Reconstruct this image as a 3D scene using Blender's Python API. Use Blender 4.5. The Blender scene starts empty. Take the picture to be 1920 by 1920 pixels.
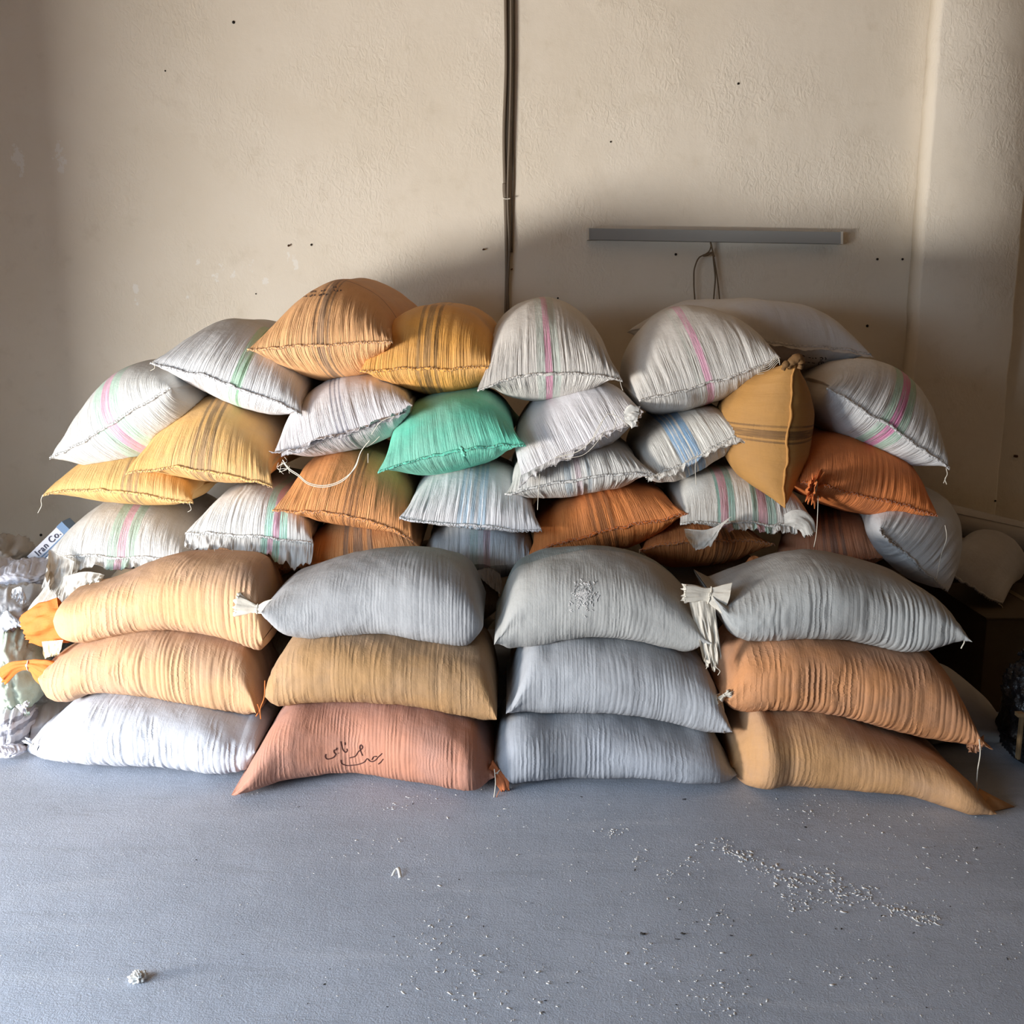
import bpy, bmesh, math, random
import numpy as np
from mathutils import Vector, Matrix
from mathutils.bvhtree import BVHTree

SC = bpy.context.scene
COL = SC.collection
rad = math.radians

# ------------------------------------------------------------------ camera
CAM_H, PITCH, FPX = 1.5, rad(11.0), 1920.0
cam_d = bpy.data.cameras.new('camera')
cam_d.sensor_width = 36.0
cam_d.lens = 36.0 * FPX / 1920.0
cam_d.clip_start = 0.05
cam = bpy.data.objects.new('camera', cam_d)
cam.location = (0, 0, CAM_H)
cam.rotation_euler = (math.pi / 2 - PITCH, 0, 0)
COL.objects.link(cam)
SC.camera = cam

# ------------------------------------------------------------------ room size
XL, XR, YB, YW, ZC = -2.75, 4.6, -7.0, 4.75, 3.6      # left wall, right wall, wall behind camera, back wall, ceiling
DOOR = (-1.5, 2.55, 2.15)                              # doorway in the left wall: y from, y to, height

# ------------------------------------------------------------------ world, daylight, exposure
w = bpy.data.worlds.new('world')
SC.world = w
w.use_nodes = True
wn = w.node_tree.nodes
wn['Background'].inputs['Color'].default_value = (0.62, 0.76, 1.0, 1)
wn['Background'].inputs['Strength'].default_value = 1.2


def area(name, loc, rot, sx, sy, power, color):
    d = bpy.data.lights.new(name, 'AREA')
    d.shape = 'RECTANGLE'
    d.size, d.size_y = sx, sy
    d.energy = power
    d.color = color
    o = bpy.data.objects.new(name, d)
    o.location = loc
    o.rotation_euler = rot
    COL.objects.link(o)
    return o


# daylight by the wide doorway: warm light thrown in from the sunlit yard (low, outside), cool sky light in the opening
def aim(o, at):
    d = Vector(at) - o.location
    o.rotation_euler = d.to_track_quat('-Z', 'Y').to_euler()
    return o


aim(area('doorway_left_yard_daylight_offscreen', (XL - 1.25, 1.10, 0.40), (0, 0, 0), 1.5, 0.7, 435, (1.0, 0.962, 0.912)), (-2.9, 4.7, 1.7))
sky = aim(area('doorway_left_sky_daylight_offscreen', (XL - 0.20, 0.1, 1.62), (0, 0, 0), 2.6, 0.9, 66, (0.66, 0.83, 1.0)), (-1.75, 1.35, 0.0))
sky.data.spread = rad(105)

SC.view_settings.view_transform = 'Standard'
SC.view_settings.look = 'None'
SC.view_settings.exposure = 0.0
SC.view_settings.gamma = 1.0
SC.view_settings.use_curve_mapping = False

# ------------------------------------------------------------------ helpers: pixels to points


def ray(px, py):
    xc = (px - 960.0) / FPX
    yc = -(py - 960.0) / FPX
    return np.array([xc, math.cos(PITCH) + yc * math.sin(PITCH), -math.sin(PITCH) + yc * math.cos(PITCH)])


def P(px, py, Y):
    d = ray(px, py)
    s = Y / d[1]
    return np.array([s * d[0], Y, CAM_H + s * d[2]])


def PF(px, py, Z=0.0):
    d = ray(px, py)
    s = (Z - CAM_H) / d[2]
    return np.array([s * d[0], s * d[1], Z])


def mpp(Y):
    return Y / FPX


# ------------------------------------------------------------------ helpers: noise
def _hash(i, seed):
    x = np.sin(i * 127.1 + seed * 311.7) * 43758.5453
    return x - np.floor(x)


def n1(x, seed=0):
    x = np.asarray(x, float)
    i = np.floor(x)
    f = x - i
    f = f * f * (3 - 2 * f)
    return (_hash(i, seed) * (1 - f) + _hash(i + 1, seed) * f) * 2 - 1


def n2(x, y, seed=0):
    x = np.asarray(x, float)
    y = np.asarray(y, float)
    i, j = np.floor(x), np.floor(y)
    fx, fy = x - i, y - j
    fx = fx * fx * (3 - 2 * fx)
    fy = fy * fy * (3 - 2 * fy)
    h = lambda a, b: _hash(a * 1.0 + b * 57.31, seed)
    return ((h(i, j) * (1 - fx) + h(i + 1, j) * fx) * (1 - fy) + (h(i, j + 1) * (1 - fx) + h(i + 1, j + 1) * fx) * fy) * 2 - 1


def sstep(a, b, x):
    t = np.clip((x - a) / (b - a), 0, 1)
    return t * t * (3 - 2 * t)


def smooth_interp(x, xs, ys):
    """monotone-ish cubic through points"""
    xs = np.asarray(xs, float)
    ys = np.asarray(ys, float)
    o = np.argsort(xs)
    xs, ys = xs[o], ys[o]
    d = np.gradient(ys, xs)
    x = np.clip(x, xs[0], xs[-1])
    k = np.clip(np.searchsorted(xs, x) - 1, 0, len(xs) - 2)
    h = xs[k + 1] - xs[k]
    t = (x - xs[k]) / h
    return ((2 * t**3 - 3 * t**2 + 1) * ys[k] + (t**3 - 2 * t**2 + t) * h * d[k] + (-2 * t**3 + 3 * t**2) * ys[k + 1] + (t**3 - t**2) * h * d[k + 1])


def smooth_path(pts, n):
    pts = np.asarray(pts, float)
    t = np.concatenate([[0], np.cumsum(np.linalg.norm(np.diff(pts, axis=0), axis=1) + 1e-9)])
    q = np.linspace(0, t[-1], n)
    return np.stack([smooth_interp(q, t, pts[:, i]) for i in range(pts.shape[1])], 1)


# ------------------------------------------------------------------ helpers: objects
def link(o, parent=None):
    COL.objects.link(o)
    if parent is not None:
        o.parent = parent
    return o


def tag(o, label, cat, group=None, kind=None):
    if label:
        o['label'] = label
    if cat:
        o['category'] = cat
    if group:
        o['group'] = group
    if kind:
        o['kind'] = kind
    return o


def thing(name, label, cat, loc, group=None):
    o = bpy.data.objects.new(name, None)
    o.empty_display_size = 0.05
    o.location = loc
    COL.objects.link(o)
    return tag(o, label, cat, group)


def world_loc(o):
    v = Vector((0, 0, 0))
    while o is not None:
        v = v + o.location
        o = o.parent
    return np.array(v)


def mesh_obj(name, verts, faces, mat, parent=None, uv=None, smooth=True, keep=False):
    """verts in world coordinates; stored relative to the parent (parents are never rotated)"""
    verts = np.asarray(verts, float)
    base = world_loc(parent) if parent is not None else np.zeros(3)
    me = bpy.data.meshes.new(name)
    if isinstance(faces, np.ndarray) and faces.ndim == 2:
        nf, k = faces.shape
        me.vertices.add(len(verts))
        me.vertices.foreach_set('co', (verts - base).astype(np.float32).ravel())
        me.loops.add(nf * k)
        me.loops.foreach_set('vertex_index', faces.astype(np.int32).ravel())
        me.polygons.add(nf)
        me.polygons.foreach_set('loop_start', np.arange(0, nf * k, k, dtype=np.int32))
        me.update(calc_edges=True)
        me.validate()
    else:
        me.from_pydata([tuple(v) for v in (verts - base)], [], [tuple(f) for f in faces])
        me.update()
    if uv is not None:
        l = me.uv_layers.new(name='UVMap')
        idx = np.empty(len(me.loops), dtype=np.int32)
        me.loops.foreach_get('vertex_index', idx)
        l.data.foreach_set('uv', np.asarray(uv, np.float32)[idx].ravel())
    if smooth:
        me.polygons.foreach_set('use_smooth', np.ones(len(me.polygons), dtype=bool))
    if mat is not None:
        me.materials.append(mat)
    o = bpy.data.objects.new(name, me)
    return link(o, parent)


def grid_faces(n, m, wrap):
    i = np.arange(n - 1)[:, None]
    j = np.arange(m if wrap else m - 1)[None, :]
    j2 = (j + 1) % m
    f = np.stack([i * m + j, i * m + j2, (i + 1) * m + j2, (i + 1) * m + j], -1)
    return f.reshape(-1, 4)


def grid_normals(V, wrap):
    ds = np.gradient(V, axis=0)
    if wrap:
        dt = np.roll(V, -1, 1) - np.roll(V, 1, 1)
    else:
        dt = np.gradient(V, axis=1)
    n = np.cross(dt, ds)
    l = np.linalg.norm(n, axis=2, keepdims=True)
    return n / np.maximum(l, 1e-9)


def tube(name, pts, r, mat, parent=None, seg=8, n=None, flat=None):
    """round tube through world points; r number or array"""
    pts = np.asarray(pts, float)
    if n:
        pts = smooth_path(pts, n)
    k = len(pts)
    r = np.broadcast_to(np.asarray(r, float), (k,))
    t = np.gradient(pts, axis=0)
    t /= np.maximum(np.linalg.norm(t, axis=1, keepdims=True), 1e-9)
    ref = np.array([0, 0, 1.0]) if abs(t[:, 2]).mean() < 0.8 else np.array([1.0, 0, 0])
    a = np.cross(t, ref)
    a /= np.maximum(np.linalg.norm(a, axis=1, keepdims=True), 1e-9)
    b = np.cross(a, t)
    th = np.linspace(0, 2 * np.pi, seg, endpoint=False)
    V = pts[:, None] + r[:, None, None] * (np.cos(th)[None, :, None] * a[:, None] + np.sin(th)[None, :, None] * b[:, None] * (flat or 1.0))
    v = V.reshape(-1, 3)
    f = grid_faces(k, seg, True).tolist()
    f.append(list(range(seg))[::-1])
    f.append(list(range((k - 1) * seg, k * seg)))
    return mesh_obj(name, v, f, mat, parent)


def box(name, lo, hi, mat, parent=None, bevel=0.0, smooth=False):
    bm = bmesh.new()
    bmesh.ops.create_cube(bm, size=1.0)
    lo, hi = np.array(lo, float), np.array(hi, float)
    base = world_loc(parent) if parent is not None else np.zeros(3)
    for v in bm.verts:
        v.co = Vector((lo + hi) / 2 - base + np.array(v.co) * (hi - lo))
    if bevel:
        bmesh.ops.bevel(bm, geom=list(bm.edges), offset=bevel, segments=2, affect='EDGES', profile=0.5)
    me = bpy.data.meshes.new(name)
    bm.to_mesh(me)
    bm.free()
    me.materials.append(mat)
    return link(bpy.data.objects.new(name, me), parent)


# ------------------------------------------------------------------ materials
def lin(r, g, b):
    f = lambda c: (c / 255.0) / 12.92 if c / 255.0 <= 0.04045 else ((c / 255.0 + 0.055) / 1.055) ** 2.4
    return (f(r), f(g), f(b), 1.0)


class NT:
    def __init__(self, name):
        self.m = bpy.data.materials.new(name)
        self.m.use_nodes = True
        self.t = self.m.node_tree
        self.b = self.t.nodes['Principled BSDF']

    def n(self, typ, **kw):
        x = self.t.nodes.new(typ)
        for k, v in kw.items():
            setattr(x, k, v)
        return x

    def l(self, a, b):
        self.t.links.new(a, b)

    def math(self, op, a, b=None, c=None, clamp=False):
        x = self.n('ShaderNodeMath', operation=op, use_clamp=clamp)
        for i, v in enumerate((a, b, c)):
            if v is None:
                continue
            if isinstance(v, (int, float)):
                x.inputs[i].default_value = v
            else:
                self.l(v, x.inputs[i])
        return x.outputs[0]

    def ramp01(self, v, a, b):
        x = self.n('ShaderNodeMapRange', interpolation_type='SMOOTHSTEP')
        x.inputs['From Min'].default_value = a
        x.inputs['From Max'].default_value = b
        self.l(v, x.inputs['Value'])
        return x.outputs['Result']

    def mix(self, fac, a, b, blend='MIX'):
        x = self.n('ShaderNodeMix', data_type='RGBA', blend_type=blend)
        for i, v in ((0, fac), (6, a), (7, b)):
            if isinstance(v, (int, float)):
                x.inputs[i].default_value = v
            elif isinstance(v, tuple):
                x.inputs[i].default_value = v
            else:
                self.l(v, x.inputs[i])
        return x.outputs[2]

    def mapping(self, vec, scale, loc=(0, 0, 0)):
        x = self.n('ShaderNodeMapping')
        x.inputs['Scale'].default_value = scale
        x.inputs['Location'].default_value = loc
        self.l(vec, x.inputs['Vector'])
        return x.outputs[0]

    def noise(self, vec, scale, detail=4, rough=0.55, dist=0.0):
        x = self.n('ShaderNodeTexNoise')
        x.inputs['Scale'].default_value = scale
        x.inputs['Detail'].default_value = detail
        x.inputs['Roughness'].default_value = rough
        x.inputs['Distortion'].default_value = dist
        self.l(vec, x.inputs['Vector'])
        return x.outputs['Fac']

    def bump(self, h, strength, dist, prev=None):
        x = self.n('ShaderNodeBump')
        x.inputs['Strength'].default_value = strength
        x.inputs['Distance'].default_value = dist
        self.l(h, x.inputs['Height'])
        if prev is not None:
            self.l(prev, x.inputs['Normal'])
        return x.outputs[0]


def plain(name, c, rough=0.7, metal=0.0, spec=0.3, noise=0.0):
    t = NT(name)
    t.b.inputs['Base Color'].default_value = c
    t.b.inputs['Roughness'].default_value = rough
    t.b.inputs['Metallic'].default_value = metal
    t.b.inputs['Specular IOR Level'].default_value = spec
    if noise:
        g = t.n('ShaderNodeNewGeometry').outputs['Position']
        nz = t.noise(g, 25, 4)
        dark = tuple(x * (1 - noise) for x in c[:3]) + (1,)
        t.l(t.mix(nz, dark, c), t.b.inputs['Base Color'])
    return t.m


_mats = {}
BASE = {}


def seam_of(mat):
    b = BASE[mat.name]
    return sack_mat('seam_of_' + mat.name, tuple(b[:3]) + (1.0,), None, 0, (), 88)


def thread_of(mat):
    k = 'thread_of_' + mat.name
    if k not in _mats:
        b = BASE[mat.name]
        _mats[k] = plain(k, tuple(0.5 * x + 0.25 * 0.6 for x in b[:3]) + (1.0,), 0.85)
    return _mats[k]



def sack_mat(name, base, dust=None, dustamt=0.35, stripes=(), seed=0, rib=False, cross=(), rib_period=0.0185, rib_amt=0.6, ga=0.55):
    """woven sack cloth; uv in metres: u across the width (0 = middle), v along the length.
    stripes: (centre, half width, colour, strength); cross: (v centre, half width, colour, strength)"""
    if name in _mats:
        return _mats[name]
    t = NT(name)
    uv = t.n('ShaderNodeUVMap', uv_map='UVMap').outputs[0]
    sep = t.n('ShaderNodeSeparateXYZ')
    t.l(uv, sep.inputs[0])
    u, v = sep.outputs[0], sep.outputs[1]
    obj = t.n('ShaderNodeNewGeometry').outputs['Position']
    off = (seed * 3.7, seed * 1.9, seed * 5.3)
    warp = t.noise(t.mapping(uv, (260, 14, 1), off), 1.0, 3)
    weft = t.noise(t.mapping(uv, (14, 260, 1), off), 1.0, 3)
    blot = t.noise(t.mapping(obj, (1, 1, 1), off), 5.0, 5, 0.6)
    col = base
    for c, hw, sc, st in stripes:
        d = t.math('ABSOLUTE', t.math('SUBTRACT', u, c))
        wob = t.math('MULTIPLY', t.math('SUBTRACT', weft, 0.5), 0.004)
        m = t.ramp01(t.math('ADD', d, wob), hw + 0.0012, hw - 0.0012)
        m = t.math('MULTIPLY', m, t.math('MULTIPLY', t.ramp01(warp, 0.15, 0.55), st))
        col = t.mix(m, col, sc)
    for c, hw, sc, st in cross:
        d = t.math('ABSOLUTE', t.math('SUBTRACT', v, c))
        m = t.math('MULTIPLY', t.ramp01(d, hw + 0.001, hw - 0.001), st)
        col = t.mix(m, col, sc)
    if dust is not None:
        f = t.math('MULTIPLY', t.ramp01(blot, 0.35, 0.70), dustamt)
        f2 = t.math('MULTIPLY', t.ramp01(v, 0.10, 0.36), dustamt * 1.2) if not rib else t.math('MULTIPLY', t.ramp01(t.math('ABSOLUTE', u), 0.20, 0.06), dustamt)
        f = t.math('ADD', f, f2, clamp=True)
        col = t.mix(f, col, dust)
    var = t.math('MULTIPLY_ADD', t.math('ADD', warp, weft), 0.09, 0.91)
    col = t.mix(1.0, col, _grey(t, var), 'MULTIPLY')
    t.l(col, t.b.inputs['Base Color'])
    t.b.inputs['Roughness'].default_value = 0.72
    t.b.inputs['Specular IOR Level'].default_value = 0.25
    fine = t.noise(obj, 420, 2)
    lump = t.noise(t.mapping(obj, (1, 1, 1), off), 38, 4, 0.6)
    bp = t.bump(lump, 0.35, 0.006)
    if rib:
        wv = t.noise(t.mapping(uv, (5, 9, 1), off), 1.0, 2)
        ph = t.math('ADD', t.math('DIVIDE', v, rib_period), t.math('MULTIPLY', wv, 3.2))
        ph = t.math('ADD', ph, t.math('MULTIPLY', warp, 0.5))
        rb = t.math('POWER', t.math('ABSOLUTE', t.math('SINE', t.math('MULTIPLY', ph, math.pi))), 0.55)
        pa = t.ramp01(t.noise(t.mapping(uv, (9, 11, 1), off), 1.0, 2), 0.40, 0.68)
        mk = t.math('MULTIPLY', t.ramp01(t.math('ABSOLUTE', u), 0.07, 0.17), pa)
        bp = t.bump(t.math('MULTIPLY', rb, mk), min(1.0, rib_amt), 0.006, bp)
        bp = t.bump(weft, 0.30, 0.003, bp)
    else:
        gn = t.n('ShaderNodeTexNoise')
        gn.inputs['Scale'].default_value = 1.0
        gn.inputs['Detail'].default_value = 3
        gn.inputs['Roughness'].default_value = 0.65
        t.l(t.mapping(uv, (105, 5, 1), off), gn.inputs['Vector'])
        gv = t.math('POWER', t.math('ABSOLUTE', t.math('SUBTRACT', gn.outputs['Fac'], 0.5)), 0.6)
        le = t.noise(t.mapping(uv, (26, 0.5, 1), off), 1.0, 1)
        rel = t.math('DIVIDE', v, t.math('MULTIPLY_ADD', le, 0.26, 0.0))
        fade = t.ramp01(rel, 1.0, 0.0)
        bp = t.bump(t.math('MULTIPLY', gv, fade), ga, 0.016, bp)
        bp = t.bump(warp, 0.16, 0.003, bp)
    bp = t.bump(fine, 0.25, 0.0015, bp)
    t.l(bp, t.b.inputs['Normal'])
    _mats[name] = t.m
    BASE[t.m.name] = base
    return t.m


def _grey(t, v):
    x = t.n('ShaderNodeCombineColor')
    for i in range(3):
        t.l(v, x.inputs[i])
    return x.outputs[0]


# ------------------------------------------------------------------ structure
def wall_material():
    t = NT('cream_plaster')
    pos = t.n('ShaderNodeNewGeometry').outputs['Position']
    a = t.noise(pos, 1.6, 5, 0.6)
    b = t.noise(pos, 9, 5, 0.6)
    col = t.mix(t.ramp01(a, 0.3, 0.7), lin(226, 216, 199), lin(232, 223, 208))
    col = t.mix(t.math('MULTIPLY', t.ramp01(b, 0.55, 0.78), 0.25), col, lin(190, 176, 152))
    # chipped white patches, each where the photograph has it: px, py, half width px, half height px
    spots = [(35, 298, 14, 26), (112, 300, 15, 28), (376, 490, 10, 12), (415, 500, 7, 12), (435, 512, 7, 10), (470, 488, 8, 18), (537, 490, 8, 20), (553, 495, 6, 16),
             (498, 530, 7, 16), (255, 550, 8, 22), (350, 556, 9, 10), (403, 520, 8, 8)]
    sep = t.n('ShaderNodeSeparateXYZ')
    t.l(pos, sep.inputs[0])
    nz = t.noise(pos, 34, 3, 0.6)
    tot = None
    k = YW / FPX
    for px, py, rx, ry in spots:
        c = P(px, py, YW)
        dx = t.math('DIVIDE', t.math('SUBTRACT', sep.outputs[0], float(c[0])), rx * k)
        dz = t.math('DIVIDE', t.math('SUBTRACT', sep.outputs[2], float(c[2])), ry * k)
        d = t.math('ADD', t.math('MULTIPLY', dx, dx), t.math('MULTIPLY', dz, dz))
        m = t.ramp01(t.math('ADD', d, t.math('MULTIPLY', t.math('SUBTRACT', nz, 0.42), 7.0)), 1.0, 0.4)
        m = t.math('MULTIPLY', m, t.ramp01(d, 2.2, 1.2))
        tot = m if tot is None else t.math('MAXIMUM', tot, m)
    col = t.mix(t.math('MULTIPLY', tot, 0.85), col, lin(238, 234, 226))
    t.l(col, t.b.inputs['Base Color'])
    t.b.inputs['Roughness'].default_value = 0.85
    t.b.inputs['Specular IOR Level'].default_value = 0.2
    # trowel strokes
    mask = t.ramp01(t.noise(pos, 2.3, 3), 0.40, 0.62)
    st = t.noise(t.mapping(pos, (1.0, 1.0, 0.6)), 45, 3, 0.5, 1.5)
    h = t.math('MULTIPLY', st, mask)
    bp = t.bump(t.noise(pos, 5, 3), 0.25, 0.02)
    bp = t.bump(h, 0.42, 0.009, bp)
    bp = t.bump(t.noise(pos, 160, 3), 0.2, 0.002, bp)
    t.l(bp, t.b.inputs['Normal'])
    return t.m


def floor_material():
    t = NT('grey_painted_concrete')
    pos = t.n('ShaderNodeNewGeometry').outputs['Position']
    a = t.noise(pos, 1.3, 6, 0.62)
    b = t.noise(pos, 11, 6, 0.65)
    col = t.mix(t.ramp01(a, 0.3, 0.72), lin(160, 167, 180), lin(180, 187, 201))
    col = t.mix(t.math('MULTIPLY', t.ramp01(b, 0.5, 0.75), 0.35), col, lin(186, 193, 205))
    fine = t.noise(pos, 190, 4, 0.7)
    col = t.mix(t.math('MULTIPLY', t.ramp01(fine, 0.60, 0.72), 0.30), col, lin(205, 207, 212))
    col = t.mix(t.math('MULTIPLY', t.ramp01(fine, 0.38, 0.28), 0.35), col, lin(110, 112, 118))
    rot = t.n('ShaderNodeMapping')
    rot.inputs['Rotation'].default_value = (0, 0, rad(-38))
    rot.inputs['Scale'].default_value = (1.6, 11.0, 1.0)
    t.l(pos, rot.inputs['Vector'])
    smear = t.noise(rot.outputs[0], 1.0, 5, 0.6, 0.6)
    col = t.mix(t.math('MULTIPLY', t.ramp01(smear, 0.55, 0.72), 0.30), col, lin(196, 201, 210))
    col = t.mix(t.math('MULTIPLY', t.ramp01(smear, 0.42, 0.30), 0.22), col, lin(128, 131, 138))
    # hairline cracks
    vo = t.n('ShaderNodeTexVoronoi', feature='DISTANCE_TO_EDGE')
    vo.inputs['Scale'].default_value = 1.1
    wv = t.n('ShaderNodeVectorMath', operation='ADD')
    t.l(pos, wv.inputs[0])
    nzc = t.n('ShaderNodeTexNoise')
    nzc.inputs['Scale'].default_value = 2.5
    nzc.inputs['Detail'].default_value = 5
    t.l(pos, nzc.inputs['Vector'])
    t.l(nzc.outputs['Color'], wv.inputs[1])
    t.l(wv.outputs[0], vo.inputs['Vector'])
    crack = t.math('MULTIPLY', t.ramp01(vo.outputs['Distance'], 0.008, 0.0), t.ramp01(b, 0.42, 0.6))
    col = t.mix(t.math('MULTIPLY', crack, 0.15), col, lin(95, 97, 102))
    t.l(col, t.b.inputs['Base Color'])
    t.b.inputs['Roughness'].default_value = 0.62
    t.b.inputs['Specular IOR Level'].default_value = 0.35
    h = t.math('SUBTRACT', t.math('ADD', t.noise(pos, 22, 6, 0.7), t.math('MULTIPLY', smear, 0.8)), t.math('MULTIPLY', crack, 0.12))
    bp = t.bump(t.noise(pos, 3.0, 4, 0.6), 0.25, 0.03)
    bp = t.bump(h, 0.28, 0.010, bp)
    bp = t.bump(t.noise(pos, 95, 5, 0.75), 0.42, 0.006, bp)
    bp = t.bump(fine, 0.5, 0.0035, bp)
    t.l(bp, t.b.inputs['Normal'])
    return t.m


M_WALL = wall_material()
M_FLOOR = floor_material()
M_WALL2 = plain('low_bounce_plaster', lin(172, 146, 112), 0.9, noise=0.15)  # unseen walls coloured darker so they bounce less light
M_CEIL = plain('ceiling_paint', lin(150, 122, 92), 0.9)
M_GROUND = plain('outside_ground', lin(190, 180, 160), 0.9, noise=0.2)


def struct(o):
    o['kind'] = 'structure'
    return o


struct(box('floor', (XL - 0.25, YB - 0.2, -0.12), (XR + 0.2, YW + 0.2, 0), M_FLOOR))
wall_back = struct(box('wall_back', (XL - 0.25, YW, 0), (XR + 0.2, YW + 0.2, ZC), M_WALL))
struct(box('wall_right', (XR, YB, 0), (XR + 0.2, YW, ZC), M_WALL2))
struct(box('wall_front', (XL - 0.25, YB - 0.2, 0), (XR + 0.2, YB, ZC), M_WALL2))
struct(box('ceiling', (XL - 0.25, YB - 0.2, ZC), (XR + 0.2, YW + 0.2, ZC + 0.15), M_CEIL))
# left wall with the doorway: one mesh of three blocks joined
bm = bmesh.new()
for lo, hi in (((XL - 0.25, YB, 0), (XL, DOOR[0], ZC)), ((XL - 0.25, DOOR[1], 0), (XL, YW, ZC)), ((XL - 0.25, DOOR[0], DOOR[2]), (XL, DOOR[1], ZC))):
    r = bmesh.ops.create_cube(bm, size=1.0)
    for v in r['verts']:
        v.co = Vector([(lo[i] + hi[i]) / 2 + v.co[i] * (hi[i] - lo[i]) for i in range(3)])
me = bpy.data.meshes.new('wall_left')
bm.to_mesh(me)
bm.free()
me.materials.append(M_WALL)
struct(link(bpy.data.objects.new('wall_left', me)))
struct(box('ground_outside', (XL - 8, -7, -0.16), (XL - 0.25, 9, -0.04), M_GROUND))
# pillar standing proud of the back wall, with a slightly uneven edge
PX0, PX1, PROUD = 1.797, 2.227, 0.13


def pillar():
    zs = np.linspace(0, ZC, 60)
    ring = []
    for z in zs:
        e = 0.004 * float(n1(z * 9, 3)) + 0.002 * float(n1(z * 31, 4))
        ring.append([(PX0 + e, YW + 0.02, z), (PX0 + e, YW - PROUD + 0.012, z), (PX0 + e * 1.5 + 0.012, YW - PROUD, z), (PX1 + e - 0.01, YW - PROUD, z), (PX1 + e, YW - PROUD + 0.01, z), (PX1, YW + 0.02, z)])
    V = np.array(ring)
    f = grid_faces(60, 6, True)
    return struct(mesh_obj('wall_pillar', V.reshape(-1, 3), f, M_WALL, smooth=False))


pillar()

# ------------------------------------------------------------------ sacks
SACKS = {}


def superell(m, pt, pb):
    """m angles spaced evenly along a section; returns cos-like and sin-like factors and the sheet coordinate"""
    th = np.linspace(0, 2 * np.pi, 2001)
    p = np.where(np.sin(th) >= 0, pt, pb)
    c = np.sign(np.cos(th)) * np.abs(np.cos(th)) ** (2 / p)
    s = np.sign(np.sin(th)) * np.abs(np.sin(th)) ** (2 / p)
    x, y = c, s * 0.55
    L = np.concatenate([[0], np.cumsum(np.hypot(np.diff(x), np.diff(y)))])
    half = L[1000]
    q1 = np.linspace(0, half, m // 2, endpoint=False)
    q2 = np.linspace(half, L[-1], m - m // 2, endpoint=False)
    q = np.concatenate([q1, q2])
    cc, ss = np.interp(q, L, c), np.interp(q, L, s)
    u = np.concatenate([1 - 2 * np.arange(m // 2) / (m // 2), -1 + 2 * np.arange(m - m // 2) / (m - m // 2)])
    return cc, ss, u


def end_profile(g, k=2.0, q=0.62):
    g = np.clip(g, 0, 1)
    return np.clip(1 - (1 - g) ** k, 0, 1) ** q


class Sack:
    pass


SOLID = []          # (tree, low corner, high corner) of every filled body built so far


def _inside(tree, p):
    """odd number of crossings straight up and sideways"""
    votes = 0
    for d in (Vector((0.03, 0.05, 1.0)), Vector((-0.9, 0.08, 0.4)), Vector((0.9, 0.11, 0.37))):
        d = d.normalized()
        q, k = p.copy(), 0
        while k < 12:
            h = tree.ray_cast(q, d)
            if h[0] is None:
                break
            k += 1
            q = h[0] + d * 1e-5
        votes += k % 2
    return votes >= 2


def give_way(V, bite=0.0012):
    """dent body V (rings of points) where it meets bodies built before it, leaving them just touching, then remember it"""
    n, m = V.shape[:2]
    for turn in range(2):
        ring = V.mean(1)
        whole = V.reshape(-1, 3).mean(0)
        lo_a, hi_a = V.reshape(-1, 3).min(0), V.reshape(-1, 3).max(0)
        for tree, lo, hi in SOLID:
            if (lo_a > hi).any() or (hi_a < lo).any():
                continue
            near = ((V > lo) & (V < hi)).all(2)
            out_whole = None
            for i in np.nonzero(near.any(1))[0]:
                c = Vector(ring[i])
                if ((ring[i] > lo) & (ring[i] < hi)).all() and _inside(tree, c):
                    if out_whole is None:
                        out_whole = not _inside(tree, Vector(whole))
                    if not out_whole:
                        continue
                    c = Vector(whole)
                for j in np.nonzero(near[i])[0]:
                    p = Vector(V[i, j])
                    d = p - c
                    L = d.length
                    if L < 1e-6:
                        continue
                    d = d / L
                    h = tree.ray_cast(c, d, L)
                    if h[0] is None or h[3] + bite >= L:
                        continue
                    g = tree.ray_cast(h[0] + d * 1e-5, d, L - h[3] - 1e-5)
                    if g[0] is None:
                        V[i, j] = np.array(c + d * (h[3] + bite))
    f = grid_faces(n, m, True)
    A = V.reshape(-1, 3)
    tree = BVHTree.FromPolygons(A.tolist(), f.tolist())
    SOLID.append((tree, A.min(0), A.max(0)))
    return V


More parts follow.
